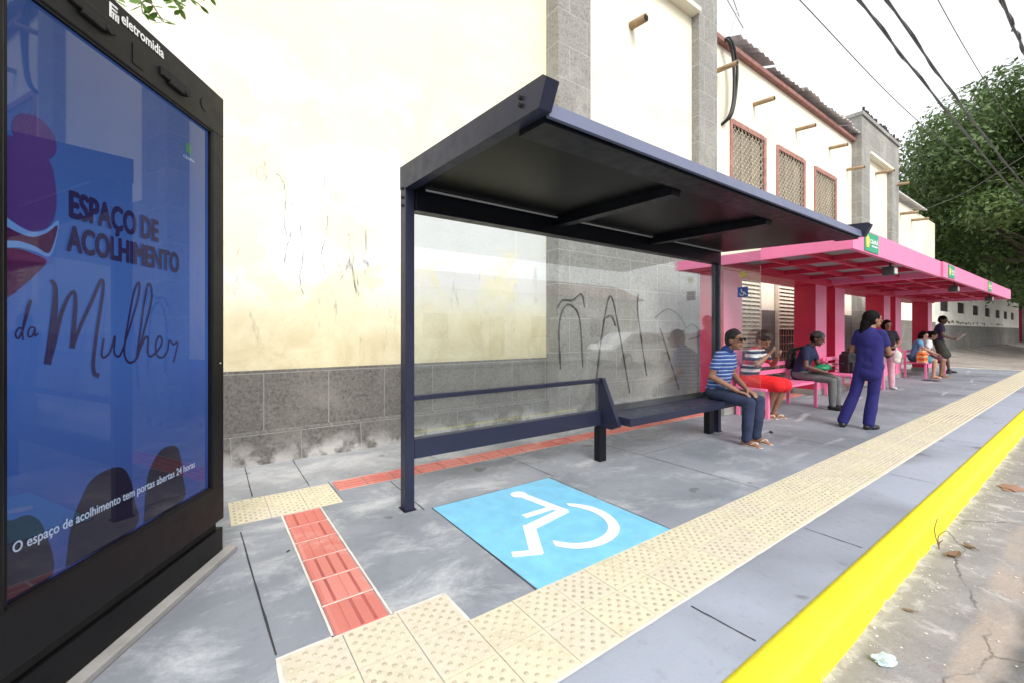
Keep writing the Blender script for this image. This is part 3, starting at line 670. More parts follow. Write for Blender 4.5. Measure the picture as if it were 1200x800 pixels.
OF = (0, -.001, 0)
text_on('maker_lettering', 'eletromidia', kw, kio, OF, UX, UZ, -.755, -.507, 2.685, 2.730, 0, heavy=.0016)
em = MB()
for a, b, c, d in ((-.815, -.806, 2.668, 2.73), (-.806, -.775, 2.722, 2.73), (-.806, -.778, 2.706, 2.713), (-.806, -.79, 2.69, 2.697), (-.80, -.794, 2.668, 2.69), (-.787, -.781, 2.668, 2.697), (-.775, -.769, 2.668, 2.70), (-.8, -.77, 2.692, 2.698)): em.box(a, b, -.0035, -.001, c, d)
em.build('maker_emblem', kw, kio)
for x0 in (-1.0, -.525):
    b = MB().box(x0, x0 + .205, -.014, .0, 2.597, 2.640, .003); b.box(x0 + .05, x0 + .15, -.018, -.0, 2.582, 2.612, .003); b.cyl((x0 + .17, -.022, 2.60), (x0 + .17, -.0, 2.60), .016)
    b.build('latch_bracket', M['hole'], kio)
MB().box(-.694, -.63, -.003, 0, 2.55, 2.64).build('sensor_cover', M['kblack'], kio)
MB().cyl((-.184, -.003, 2.63), (-.184, .0, 2.63), .036, 24).build('speaker_cover', M['kblack'], kio)
MB().cyl((-.039, -.003, 1.166), (-.039, .0, 1.166), .004, 12).build('key_screw', M['lens'], kio)

# ------------------------------------------------------------------ dark bus shelter with glass back
sh = empty('bus_shelter', (1.26, 3.12, 0), label='dark blue grey metal bus shelter with glass back wall and bench, nearest shelter', cat='bus shelter')
bpy.context.view_layer.update()
def S(mb, name, mat, par=sh, **kw): return P_(mb, name, mat, par, **kw)
XL, XR = 1.228, 5.655
pwx, pwy = .072, .10
for x_ in (XL, XR):
    p = S(MB().box(x_, x_ + pwx, 3.08, 3.08 + pwy, 0, 2.44, .004), 'post', M['darkm'])
    for z_ in (2.44, 2.37, 2.31) if x_ == XL else ():
        o = MB().cyl((x_ - .012, 3.13, z_), (x_, 3.13, z_), .012, 6).build('bolt', M['hole']); o.parent = p
    S(MB().box(x_ - .012, x_ + pwx + .012, 3.068, 3.192, 0, .006), 'foot_plate', M['dark'])
    bp = [(3.185, 2.44), (3.185, 2.615), (1.47, 2.498), (1.445, 2.478), (1.50, 2.362), (3.08, 2.43)]
    S(MB().prism(bp, 'x', x_ - .002, x_ + pwx + .002), 'roof_beam', M['darkm'])
for dz in (-.018, .018): S(MB().cyl((XL - .016, 1.63, 2.445 + dz), (XL, 1.63, 2.445 + dz), .011, 6), 'bolt', M['hole'])
xa, xb = XL + pwx + .003, XR - .003
S(MB().prism([(1.54, 2.368), (1.54, 2.392), (3.06, 2.54), (3.06, 2.425)], 'x', xa, xb), 'roof_panel', M['soffit'])
S(MB().prism([(1.515, 2.352), (1.53, 2.425), (1.538, 2.425), (1.538, 2.352)], 'x', xa, xb), 'front_flashing', M['fascia'])
ribs = [xa + (xb - xa) * q for q in (1 / 3.05, 2 / 3.05)]
for x_ in ribs: S(MB().prism([(1.80, 2.318), (1.78, 2.40), (3.06, 2.44), (3.06, 2.345)], 'x', x_ - .05, x_ + .05), 'roof_rib', M['dark'])
S(MB().prism([(1.55, 2.335), (1.55, 2.37), (1.75, 2.38), (1.75, 2.343)], 'x', xa, xb), 'front_rib', M['dark'])
S(MB().box(xa, xb, 3.06, 3.17, 2.27, 2.545, .003), 'rear_beam', M['dark'])
cuts = [xa + .05] + [v for x_ in ribs for v in (x_ - .06, x_ + .06)] + [xb - .05]
for a, b in zip(cuts[0::2], cuts[1::2]): S(MB().box(a, b, 2.985, 3.0, 2.408, 2.418), 'light_channel', M['strip'])
gl_x = [xa + .001, 2.29, 3.36, 4.52, xb]
for a, b in zip(gl_x[:-1], gl_x[1:]): S(MB().box(a + .003, b - .003, 3.125, 3.133, .50, 2.272), 'glass_panel', M['glass'])
eg = S(MB().box(XR + .02, XR + .028, 2.55, 3.08, .50, 2.40), 'end_glass_panel', M['glass'])
st_ = MB().box(XR + .014, XR + .0185, 2.70, 2.83, 1.80, 1.93).build('accessibility_sticker', M['bluesign']); st_.parent = eg
ws_ = MB()
def wl2(p, q, w):
    p = Vector((XR + .0132, p[0], p[1])); q = Vector((XR + .0132, q[0], q[1])); d = (q - p).normalized(); s_ = Vector((0, -d.z, d.y)) * w
    ws_.add([p + s_, p - s_, q - s_, q + s_], [(0, 1, 2, 3)])
# seen from the near side the panel runs from far (left) to near (right)
wl2((2.785, 1.905), (2.78, 1.865), .006); wl2((2.78, 1.865), (2.745, 1.862), .006); wl2((2.745, 1.862), (2.728, 1.828), .006); wl2((2.728, 1.828), (2.716, 1.832), .005)
for k in range(8):
    a0, a1 = R_(150 + k * 27), R_(150 + (k + 1) * 27); wl2((2.775 + .026 * math.cos(a0), 1.845 + .026 * math.sin(a0)), (2.775 + .026 * math.cos(a1), 1.845 + .026 * math.sin(a1)), .005)
o = ws_.build('sticker_symbol', M['white'], None, fix=False); o.parent = eg
ys2 = MB(); c0 = (2.76, 2.09); star = [(c0[0] + r * math.cos(a), c0[1] + r * math.sin(a)) for a, r in zip(np.linspace(0, 2 * PI, 13)[:-1], [.055, .03] * 6)]
ys2.prism(star, 'x', XR + .0135, XR + .0185); o = ys2.build('yellow_sticker', M['yellow']); o.parent = eg
S(MB().box(xa, 3.36, 3.085, 3.125, .828, .868, .008), 'lean_rail', M['darkm'])
S(MB().box(xa, 3.36, 3.085, 3.165, .385, .535, .005), 'lower_rail', M['darkm'])
S(MB().prism([(3.165, .36), (3.165, .872), (3.075, .872), (2.86, .42), (2.86, .40), (2.95, .36)], 'x', 3.362, 3.412), 'bench_end_plate', M['darkm'])
S(MB().box(3.34, 3.44, 3.085, 3.165, 0, .36, .003), 'bench_leg', M['dark'])
S(MB().box(5.44, 5.55, 3.085, 3.165, 0, .42, .003), 'bench_leg', M['dark'])
S(MB().box(3.415, 5.73, 2.75, 3.165, .415, .497, .006), 'seat', M['darkm'])
S(MB().box(3.415, 5.64, 3.14, 3.165, .497, .56, .003), 'seat_back_lip', M['dark'])

# ------------------------------------------------------------------ pink shelters
def pink_shelter(X0, L, label, first=False):
    r = empty('bus_shelter', (X0, 1.87, 0), label=label, cat='bus shelter', group='pink shelters in a row')
    yo = 0 if first else -.03
    zb, zt = 2.40, 2.695; D = 2.46
    f = MB(); f.prism([(0 + yo, zb), (0 + yo, zt), (.06 + yo, zt), (.06 + yo, zb)], 'x', 0, L)
    f.build('front_fascia', M['pink'], r)
    e = MB()
    for x_ in (0, L - .05): e.prism([(.06 + yo, zb), (.06 + yo, zt), (1.10, zt - .06), (1.10, zt - .15), (D, zt - .14), (D, zb)], 'x', x_, x_ + .05)
    e.box(.05, L - .05, D - .05, D, zb, zt - .14)
    e.build('side_fascia', M['pink'], r)
    MB().box(.05, L - .05, .062 + yo, D - .052, 2.515, 2.535).build('roofing_sheet', M['sheet'], r)
    b = MB()
    for x_ in np.linspace(0, L, 5)[1:-1]: b.box(x_ - .035, x_ + .035, .062 + yo, D - .055, 2.43, 2.512)
    for y_ in (.62, 1.20): b.box(.052, L - .052, y_ - .03, y_ + .03, 2.445, 2.511)
    b.build('roof_joists', M['red'], r)  # pink light reflected under the roof, coloured into joists and beam
    MB().box(.052, L - .052, 1.74, 2.20, 2.36, 2.509, .004).build('main_beam', M['red'], r)
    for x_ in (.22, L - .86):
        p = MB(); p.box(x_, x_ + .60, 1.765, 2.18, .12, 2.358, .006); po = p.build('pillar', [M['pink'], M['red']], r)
        po.data.polygons.foreach_set('material_index', [1 if abs(q.normal.x) > .9 else 0 for q in po.data.polygons])  # side faces crimson: shade and pink interreflection put into the colour
        MB().box(x_ - .02, x_ + .62, 1.745, 2.2, 0, .125, .008).build('pillar_base', M['conc'], po)
    lx = L * .45
    lm = MB().box(lx - .09, lx + .09, .07, .22, 2.24, 2.37, .008); lm.box(lx - .015, lx + .015, .12, .15, 2.36, 2.44); lo = lm.build('floodlight', M['chrome'], r)
    MB().box(lx - .075, lx + .075, .062, .072, 2.255, 2.345, .003).build('lamp_lens', M['lens'], lo)
    sx = .42
    sg = MB().box(sx, sx + .56, yo - .012, yo - .001, 2.42, 2.675, .003).build('sign', M['green'], r)
    text_on('sign_lettering', 'CEARÁ', M['white'], sg, (0, yo - .0125, 0), (1, 0, 0), (0, 0, 1), sx + .19, sx + .53, 2.535, 2.605, .03, .0015)
    MB().box(sx + .26, sx + .5, yo - .0145, yo - .0125, 2.495, 2.512).build('sign_small_line', M['white'], sg)
    MB().prism([(sx + .05, 2.47), (sx + .14, 2.47), (sx + .16, 2.53), (sx + .155, 2.6), (sx + .12, 2.61), (sx + .10, 2.645), (sx + .075, 2.61), (sx + .04, 2.6), (sx + .03, 2.53)], 'y', yo - .0155, yo - .0125).build('sign_emblem', M['yellow'], sg)
    return r
pink_shelter(6.62, 4.82, 'pink bus shelter joined to the dark one, nearest of the pink row', True)
pink_shelter(11.48, 4.72, 'pink bus shelter behind the standing woman, middle of the pink row')
pink_shelter(16.24, 4.95, 'pink bus shelter farthest along the kerb, last of the pink row')
def bench(X0, X1, label):
    r = empty('bench', (X0, 3.06, 0), label=label, cat='bench', group='pink benches under the pink shelters'); L = X1 - X0
    s_ = MB().box(0, L, 0, .50, .435, .475, .005); s_.build('seat', M['pink'], r)
    for z_ in (.60, .74): MB().box(0, L, .49, .52, z_, z_ + .075, .004).build('back_rail', M['pink'], r)
    for x_ in (.1, L - .14):
        for y_ in (.01, .46):
            MB().box(x_, x_ + .05, y_, y_ + .05, 0, .434 if y_ < .1 else .80, .003).build('leg', M['pink'], r)
    return r
bench(7.0, 9.12, 'pink metal bench where the boy in red shorts sits')
bench(10.75, 13.1, 'pink metal bench carrying the black backpack, behind the standing woman')
bench(16.9, 19.6, 'pink metal bench farthest away, with the orange bag on it')

# ------------------------------------------------------------------ people
tex = bpy.data.textures.new('cloth folds', 'CLOUDS'); tex.noise_scale = .09; tex.noise_depth = 2
_ico = bmesh.new(); bmesh.ops.create_icosphere(_ico, subdivisions=3, radius=1)
_ico.verts.ensure_lookup_table(); ICO_V = [v.co.copy() for v in _ico.verts]; ICO_F = [tuple(v.index for v in f.verts) for f in _ico.faces]; _ico.free()
def frame(up, right):
    up = Vector(up).normalized(); fwd = up.cross(Vector(right)).normalized(); right = fwd.cross(up).normalized()
    return Matrix((right, fwd, up)).transposed()
class Blob:
    def __init__(s): s.mb = MB()
    def e(s, c, r, rot=None):
        c = Vector(c); rot = rot or Matrix.Identity(3)
        s.mb.add([c + rot @ Vector((v.x * r[0], v.y * r[1], v.z * r[2])) for v in ICO_V], ICO_F); return s
    def c(s, p, q, r1, r2=None):
        p = Vector(p); q = Vector(q); r2 = r1 if r2 is None else r2
        n = 14; t = (q - p).normalized(); up = Vector((0, 0, 1)) if abs(t.z) < .9 else Vector((0, 1, 0)); a = t.cross(up).normalized(); b = a.cross(t)
        for k, (c_, r_) in enumerate(((p, r1), (q, r2))): s.e(c_, (r_, r_, r_))
        vs_ = [c_ + (a * math.cos(2 * PI * i / n) + b * math.sin(2 * PI * i / n)) * r_ for c_, r_ in ((p, r1), (q, r2)) for i in range(n)]
        s.mb.add(vs_, [(i, (i + 1) % n, n + (i + 1) % n, n + i) for i in range(n)] + [tuple(range(n - 1, -1, -1)), tuple(range(n, 2 * n))]); return s
    def chain(s, pts, rs):
        for i in range(len(pts) - 1): s.c(pts[i], pts[i + 1], rs[i], rs[i + 1])
        return s
    def build(s, name, mat, parent, voxel=.008, it=4, disp=0):
        me = bpy.data.meshes.new('tmp'); me.from_pydata([tuple(v) for v in s.mb.v], [], s.mb.f)
        bm = bmesh.new(); bm.from_mesh(me)
        bmesh.ops.recalc_face_normals(bm, faces=bm.faces); bm.to_mesh(me); bm.free()
        o = bpy.data.objects.new('tmp', me); COL.objects.link(o)
        m = o.modifiers.new('r', 'REMESH'); m.mode = 'VOXEL'; m.voxel_size = voxel; m.adaptivity = 0
        if disp: d = o.modifiers.new('d', 'DISPLACE'); d.texture = tex; d.strength = disp; d.mid_level = .5
        q = o.modifiers.new('s', 'SMOOTH'); q.factor = .5; q.iterations = it
        bpy.context.view_layer.update()
        nm = bpy.data.meshes.new_from_object(o.evaluated_get(bpy.context.evaluated_depsgraph_get()))
        bpy.data.objects.remove(o); nm.name = name; nm.materials.clear()
        return link(name, nm, mat, parent, smooth=True)

def cloth(name, c, var=.2, stripes=None, rough=.9):
    t = NT(name); x = t.xyz(); f = t.noise(9, 5, .6)
    cc = t.mix(t.step(f, .3, .7), tuple(k * (1 - var) for k in c), tuple(min(1, k * (1 + var)) for k in c))
    if stripes:
        per, wid, list_c = stripes
        wob = t.math('ADD', x[2], t.math('MULTIPLY', t.noise(6, 2), .02))
        fr_ = t.math('FRACT', t.math('DIVIDE', wob, per))
        for a, b, col in list_c: cc = t.mix(t.band(fr_, a, b, .02), cc, col)
    t.col(cc); t.rough(rough); t.b.inputs['Sheen Weight'].default_value = .0; t.bump(t.math('ADD', f, t.math('MULTIPLY', t.noise(160, 2), .2)), .35, .012); return t.m
def skin(name, c):
    t = NT(name); t.col(t.mix(t.step(t.noise(14, 4), .3, .7), tuple(k * .88 for k in c), tuple(min(1, k * 1.1) for k in c)))
    t.rough(.5); t.b.inputs['Subsurface Weight'].default_value = .08; t.b.inputs['Subsurface Scale'].default_value = .01; return t.m
SK = dict(tan=skin('tan skin', (.27, .135, .085)), brown=skin('brown skin', (.24, .125, .08)), dark=skin('dark brown skin', (.12, .065, .045)), light=skin('light skin', (.50, .29, .21)))
HAIR = paint('black hair', (.006, .005, .005), .75, .4, 30, .6, 90, spec=.12); HAIRG = paint('grey black hair', (.040, .037, .035), .8, .6, 40, .6, 90, spec=.12)
EYE = paint('dark eye', (.02, .015, .01), .2, .1); LIP = paint('lips', (.30, .10, .08), .5, .1)

def person(label, loc, rz, sc, pose, sk, voxel=.008):
    """pose: local metres for a 1.7 m body, facing +Y, right hand at +X"""
    r = empty('person', loc, rz, label=label, cat='person'); r.scale = (sc, sc, sc)
    g = {k: Vector(v) for k, v in pose.items() if isinstance(v, tuple) and len(v) == 3}
    hip, ch, nk, hd = g['hip'], g['chest'], g['neck'], g['head']
    tw = pose.get('twist', 0); rx = Vector((math.cos(R_(tw)), math.sin(R_(tw)), 0)); hw = pose.get('hiptwist', 0); hx = Vector((math.cos(R_(hw)), math.sin(R_(hw)), 0))
    T = frame(ch - hip, rx); w = pose.get('build', 1.0)
    yaw, pit = pose.get('look', (0, 0)); Hm = Matrix.Rotation(R_(yaw), 3, 'Z') @ Matrix.Rotation(R_(-pit), 3, 'X') @ Matrix.Scale(1.09, 3)
    J = dict(T=T, Hm=Hm, g=g, w=w, hx=hx)
    sh = {s_: ch + T @ Vector((s_ * .150 * w, 0, .0)) for s_ in (1, -1)}; hp = {s_: hip + hx * .088 * s_ * w + Vector((0, 0, -.01)) for s_ in (1, -1)}
    J['sh'] = sh; J['hp'] = hp
    b = Blob()
    b.e(hip, (.150 * w, .105 * w, .10), T); b.e(hip.lerp(ch, .38), (.130 * w, .095 * w, .13), T); b.e(hip.lerp(ch, .76), (.150 * w, .105, .17), T)
    for q in (-1, 1): b.c(hip + T @ Vector((.055 * q * w, 0, .02)), ch + T @ Vector((.065 * q * w, 0, -.06)), .088 * w, .092)
    b.c(sh[1], sh[-1], .052); b.c(ch + T @ Vector((0, 0, .02)), nk, .062, .052); b.c(nk, hd + Hm @ Vector((0, -.015, -.06)), .052, .050)
    b.e(hd + Hm @ Vector((0, -.005, .02)), (.073, .092, .092), Hm); b.e(hd + Hm @ Vector((0, .022, -.045)), (.054, .062, .066), Hm); b.e(hd + Hm @ Vector((0, .055, -.088)), (.026, .022, .02), Hm)
    b.c(hd + Hm @ Vector((0, .084, .018)), hd + Hm @ Vector((0, .104, -.022)), .009, .0135)
    b.c(hd + Hm @ Vector((-.02, .083, -.053)), hd + Hm @ Vector((.02, .083, -.053)), .010, .010)
    b.c(hd + Hm @ Vector((-.032, .078, .034)), hd + Hm @ Vector((.032, .078, .034)), .011, .011)
    for s_ in (1, -1): b.e(hd + Hm @ Vector((.074 * s_, -.005, -.012)), (.010, .019, .031), Hm)
    for s_, n_ in ((1, 'r'), (-1, 'l')):
        el, wr = g['elbow_' + n_], g['wrist_' + n_]
        b.chain([sh[s_], sh[s_].lerp(el, .5), el], [.053 * w, .046 * w, .038]); b.chain([el, el.lerp(wr, .35), wr], [.038, .040, .026])
        hdir = Vector(pose['hand_' + n_]).normalized(); pn = Vector(pose.get('palm_' + n_, (0, 0, -1)))   # palm faces pn
        side = hdir.cross(pn).normalized(); pn = side.cross(hdir).normalized()
        Hd = Matrix((side, pn, hdir)).transposed(); thumb = side * (1 if s_ * side.dot(Vector((1, 0, 0))) < 0 else -1)
        b.e(wr + hdir * .048, (.040, .016, .052), Hd); cl = pose.get('curl', .5)
        for i, (o_, ln) in enumerate(((-.030, .068), (-.010, .078), (.010, .073), (.029, .058))):
            p0 = wr + hdir * .085 + thumb * -o_ * 1.0; d1 = (hdir + pn * cl * .5).normalized(); d2 = (hdir + pn * cl * 1.6).normalized(); p1 = p0 + d1 * ln * .5; p2 = p1 + d2 * ln * .5
            b.chain([wr + hdir * .05 + thumb * -o_ * .8, p0, p1, p2], [.0095, .0095, .0085, .007])
        t0 = wr + hdir * .022 + thumb * .022; t1 = t0 + (thumb * .8 + hdir * .7 + pn * .2) * .038; t2 = t1 + (hdir + thumb * .35 + pn * .3).normalized() * .030; b.chain([t0, t1, t2], [.013, .0105, .008])
        kn, an_ = g['knee_' + n_], g['ankle_' + n_]
        b.chain([hp[s_], hp[s_].lerp(kn, .5), kn], [.084 * w, .070 * w, .053]); b.chain([kn, kn.lerp(an_, .35), kn.lerp(an_, .8), an_], [.052, .055, .036, .034])
        fd = Vector(pose['foot_' + n_]).normalized(); back = an_ - fd * .035; gz = an_.z - .082
        b.c(Vector((back.x, back.y, gz + .032)), an_, .030, .034)
        tt = an_ + fd * .14; b.chain([Vector((back.x, back.y, gz + .030)), Vector((an_.x + fd.x * .07, an_.y + fd.y * .07, gz + .036)), Vector((tt.x, tt.y, gz + .020))], [.029, .034, .020])
        sd_ = Vector((-fd.y, fd.x, 0))
        for q in (-.022, 0, .020): b.c(Vector((an_.x, an_.y, gz + .03)) + fd * .08 + sd_ * q, Vector((an_.x, an_.y, gz + .014)) + fd * (.165 - abs(q) * .6) + sd_ * q * 1.1, .018, .012)
    body = b.build('body', sk, r, voxel, 3)
    for s_ in (1, -1):
        MB().add([hd + Hm @ (Vector((.031 * s_, .083, .012)) + Vector((v.x * .012, v.y * .007, v.z * .006))) for v in ICO_V], ICO_F).build('eye', EYE, body, smooth=True)
    MB().add([hd + Hm @ (Vector((0, .0895, -.053)) + Vector((v.x * .022, v.y * .006, v.z * .007))) for v in ICO_V], ICO_F).build('mouth', LIP, body, smooth=True)
    J['r'] = r; J['body'] = body; J['pose'] = pose
    return J
def tee(J, mat, name='shirt', sleeve=.55, low=.04, puff=.014, voxel=.009, disp=.012, collar=True):
    g, T, w, sh = J['g'], J['T'], J['w'], J['sh']; hip, ch, nk = g['hip'], g['chest'], g['neck']; b = Blob()
    for q in (-1, 0, 1): b.c(hip + T @ Vector((.062 * q * w, 0, .02 - low)), ch + T @ Vector((.070 * q * w, 0, -.07)), .093 * w + puff, .090 + puff)
    d = T @ Vector((0, 0, -1))
    b.e(hip + T @ Vector((0, 0, .03 - low)), (.158 * w + puff, .115 * w + puff, .12), T); b.e(hip.lerp(ch, .42), (.143 * w + puff, .108 * w + puff, .16), T); b.e(hip.lerp(ch, .78), (.158 * w + puff * .6, .112 + puff, .18), T)
    b.c(sh[1] - T @ Vector((.01, 0, 0)), sh[-1] + T @ Vector((.01, 0, 0)), .052 + puff * .6)
    if collar: b.c(ch + T @ Vector((0, 0, .03)), ch.lerp(nk, .55) + T @ Vector((0, 0, 0)), .072, .064)
    for s_, n_ in ((1, 'r'), (-1, 'l')):
        el, wr = g['elbow_' + n_], g['wrist_' + n_]
        if sleeve <= 1: b.c(sh[s_], sh[s_].lerp(el, sleeve), .050 * w + puff * .6, .047 * w + puff)
        else: b.chain([sh[s_], el, el.lerp(wr, sleeve - 1)], [.056 * w + puff, .050 + puff, .036 + puff])
    return b.build(name, mat, J['body'], voxel, 7, disp)
def trousers(J, mat, name='trousers', to=2.0, puff=.012, voxel=.009, flare=.0, disp=.012):
    g, w, hp = J['g'], J['w'], J['hp']; b = Blob(); b.e(g['hip'], (.155 * w + puff, .110 * w + puff, .105 + puff), J['T'])
    for s_, n_ in ((1, 'r'), (-1, 'l')):
        kn, an_ = g['knee_' + n_], g['ankle_' + n_]
        if to <= 1: e_ = hp[s_].lerp(kn, to); b.c(hp[s_], e_, .086 * w + puff, .074 * w + puff * 1.8)
        else: b.chain([hp[s_], hp[s_].lerp(kn, .5), kn, kn.lerp(an_, .5 * min(1, to - 1)), kn.lerp(an_, to - 1)], [.086 * w + puff, .073 * w + puff, .057 + puff, .056 + puff + flare * .5, .044 + puff + flare])
    return b.build(name, mat, J['body'], voxel, 3, disp)
def shoes(J, mat, name='shoe', thick=.008, sole=False):
    g = J['g']
    for s_, n_ in ((1, 'r'), (-1, 'l')):
        an_ = g['ankle_' + n_]; fd = Vector(J['pose']['foot_' + n_]).normalized(); gz = an_.z - .082; b = Blob()
        F = frame((0, 0, 1), (fd.y, -fd.x, 0))
        if sole:
            c = Vector((an_.x, an_.y, gz + .006)) + fd * .062; mb = MB()
            mb.add([c + F @ Vector((v.x * (.045 if v.y > 0 else .036), v.y * .132, v.z * .010)) for v in ICO_V], ICO_F); o = mb.build(name, mat, J['body'], smooth=True)
            for q in (-1, 1): MB().tube(smooth_poly([c + F @ Vector((0, .085, .012)), c + F @ Vector((.012 * q, .05, .052)), c + F @ Vector((.040 * q, .0, .020))], 5), .006, 6).build('strap', mat, o, smooth=True)
            continue
        c = Vector((an_.x, an_.y, gz)); b.e(c + fd * .09 + Vector((0, 0, .030)), (.044 + thick, .085 + thick, .032 + thick), F); b.e(c - fd * .02 + Vector((0, 0, .036)), (.038 + thick, .052 + thick, .040 + thick), F)
        b.c(c + Vector((0, 0, .05)), c + Vector((0, 0, .085)), .042 + thick, .040 + thick)
        b.build(name, mat, J['body'], .009, 3)
def hair(J, mat, name='hair', kind='short'):
    g = J['g']; hd, Hm = g['head'], J['Hm']; b = Blob(); L = lambda *v: hd + Hm @ Vector(v)
    b.e(L(0, -.018, .036), (.082, .094, .092), Hm); b.e(L(0, -.04, -.005), (.076, .072, .085), Hm)
    if kind == 'big': b.e(L(0, -.02, .065), (.100, .108, .095), Hm); b.e(L(.03, .02, .10), (.06, .06, .05), Hm); b.e(L(-.03, -.05, .03), (.075, .075, .08), Hm)
    if kind == 'long': b.e(L(0, -.035, .015), (.088, .088, .11), Hm); b.c(L(0, -.075, -.05), L(-.01, -.10, -.20), .07, .055); b.c(L(-.01, -.10, -.20), L(-.02, -.105, -.34), .055, .028)
    if kind == 'bob': b.e(L(0, -.03, -.02), (.098, .09, .12), Hm)
    if kind == 'bun': b.e(L(0, -.10, .05), (.045, .045, .045), Hm)
    return b.build(name, mat, J['body'], .007, 2, .010)

def seated(hz=.60, lean=.10, hy=.0, spread=.12, knee=.46, hand_y=.42, hand_z=.60, foot_y=.43, armw=.16, head_f=.22, feetx=None, kz=.515):
    fx = feetx or spread
    return dict(hip=(0, hy, hz), chest=(0, hy + lean, hz + .46), neck=(0, hy + lean + .045, hz + .535), head=(0, hy + head_f, hz + .65),
        elbow_r=(.24, hy + lean + .02, hz + .20), elbow_l=(-.24, hy + lean + .02, hz + .20), wrist_r=(armw, hand_y - .10, hand_z + .02), wrist_l=(-armw, hand_y - .10, hand_z + .02), hand_r=(-.15, 1, -.35), hand_l=(.15, 1, -.35),
        knee_r=(spread, knee, kz), knee_l=(-spread, knee, kz), ankle_r=(fx, foot_y, .082), ankle_l=(-fx, foot_y, .082), foot_r=(.12, 1, 0), foot_l=(-.12, 1, 0), look=(0, 8))
S180 = PI
# 1: man in the blue striped polo shirt on the end of the dark bench
p = seated(lean=.11, head_f=.23, hz=.60); p.update(look=(-4, 4), elbow_r=(.225, .05, .80), elbow_l=(-.24, .08, .80), wrist_r=(.12, .33, .635), wrist_l=(-.04, .36, .645), hand_r=(-.2, 1, -.25), hand_l=(.25, 1, -.35), build=1.0, foot_r=(.05, 1, 0), foot_l=(-.05, 1, 0), spread=.1)
J = person('older man in blue striped polo shirt and sunglasses, sitting on the dark bench', (5.38, 2.95, 0), S180, 1.0, p, SK['tan'], .0065)
tee(J, cloth('blue striped jersey', (.045, .10, .32), .12, (.046, .4, [(.12, .32, (.42, .52, .72)), (.52, .68, (.02, .03, .14))])), low=.02)
Blob().c(J['g']['chest'] + Vector((0, .01, .05)), J['g']['neck'] + Vector((0, 0, .005)), .070, .064).build('collar', cloth('navy collar', (.03, .06, .25)), J['body'], .009, 2)
trousers(J, cloth('dark blue denim', (.022, .032, .075), .3)); shoes(J, paint('pale sandal rubber', (.60, .50, .46), .7), 'sandal', sole=True); hair(J, HAIRG)
gb = MB(); hd, Hm = J['g']['head'], J['Hm']
for s_ in (1, -1):
    gb.add([hd + Hm @ (Vector((.033 * s_, .096, .014)) + Vector((v.x * .030, v.y * .008, v.z * .021))) for v in ICO_V], ICO_F)
    gb.tube([hd + Hm @ Vector((.062 * s_, .088, .022)), hd + Hm @ Vector((.078 * s_, .03, .018)), hd + Hm @ Vector((.079 * s_, -.02, .01))], .003, 6)
gb.build('sunglasses', M['kblack'], J['body'], smooth=True)
# 2: boy in red shorts on the pink bench
p = seated(lean=.14, head_f=.20, hz=.575, knee=.50, foot_y=.33); p.update(head=(-.02, .24, 1.21), look=(-14, 30), elbow_r=(.23, .26, .84), wrist_r=(.06, .36, 1.00), hand_r=(-.4, .5, .7), palm_r=(0, -1, .2), elbow_l=(-.22, .30, .82), wrist_l=(-.04, .44, .96), hand_l=(.4, .6, .6), palm_l=(0, -1, 0), knee_r=(.10, .50, .54), knee_l=(-.13, .50, .52), ankle_r=(.02, .30, .082), ankle_l=(-.10, .36, .082))
J = person('boy in red shorts and banded tee bent over on the nearest pink bench', (7.25, 3.46, 0), S180, 1.0, p, SK['tan'], .008)
tee(J, cloth('navy red white banded jersey', (.02, .025, .07), .1, (.24, .5, [(.02, .22, (.75, .75, .75)), (.42, .52, (.75, .75, .75)), (.52, .82, (.50, .03, .06))])), low=.03, puff=.02)
trousers(J, cloth('red shorts fabric', (.72, .012, .018), .12), 'shorts', .97, .026); shoes(J, paint('pale sandal rubber b', (.66, .60, .50), .7), 'sandal', sole=True); hair(J, paint('dark brown hair', (.03, .018, .012), .5, .4, 30, .3, 120), kind='big')
# 3: young man with cap
p = seated(lean=.16, head_f=.31, hz=.585, knee=.56, foot_y=.56, hand_y=.56, hand_z=.62); p.update(head=(0, .30, 1.225), look=(-2, 18), elbow_r=(.24, .20, .74), elbow_l=(-.24, .22, .76), wrist_r=(.13, .48, .64), wrist_l=(-.06, .46, .70), hand_r=(-.1, 1, -.3), hand_l=(.2, 1, .1))
J = person('young man in navy tee, grey jeans and cap, green bag on his lap', (9.0, 3.36, 0), S180, 1.0, p, SK['dark'], .008)
tee(J, cloth('navy tee jersey', (.014, .02, .065), .2)); trousers(J, cloth('grey jeans denim', (.13, .135, .14), .2), puff=.006); shoes(J, paint('black leather shoe', (.015, .014, .014), .4, .2)); hair(J, HAIR)
cap = Blob(); L = lambda *v: J['g']['head'] + J['Hm'] @ Vector(v); cap.e(L(0, -.012, .055), (.088, .100, .072), J['Hm']); cap.e(L(0, -.11, .028), (.055, .05, .012), J['Hm']); cap.build('cap', cloth('grey black camouflage cloth', (.07, .07, .07), .8), J['body'], .006, 2)
bp_ = Blob(); bp_.e((0, -.13, .86), (.14, .065, .20)); bp_.e((0, -.155, .76), (.13, .07, .11)); bp_.e((0, -.10, .98), (.12, .05, .10)); bp_.c((.09, -.10, 1.02), (.10, .10, 1.08), .022); bp_.c((-.09, -.10, 1.02), (-.10, .10, 1.08), .022); bpo = bp_.build('backpack', cloth('black backpack nylon', (.012, .012, .014), .2, None, .6), None, .010, 2, .01)
bpo.location = (9.0, 3.36, 0); bpo.rotation_euler = (0, 0, PI); tag(bpo, 'black backpack worn on the back of the young man in the cap', 'backpack')
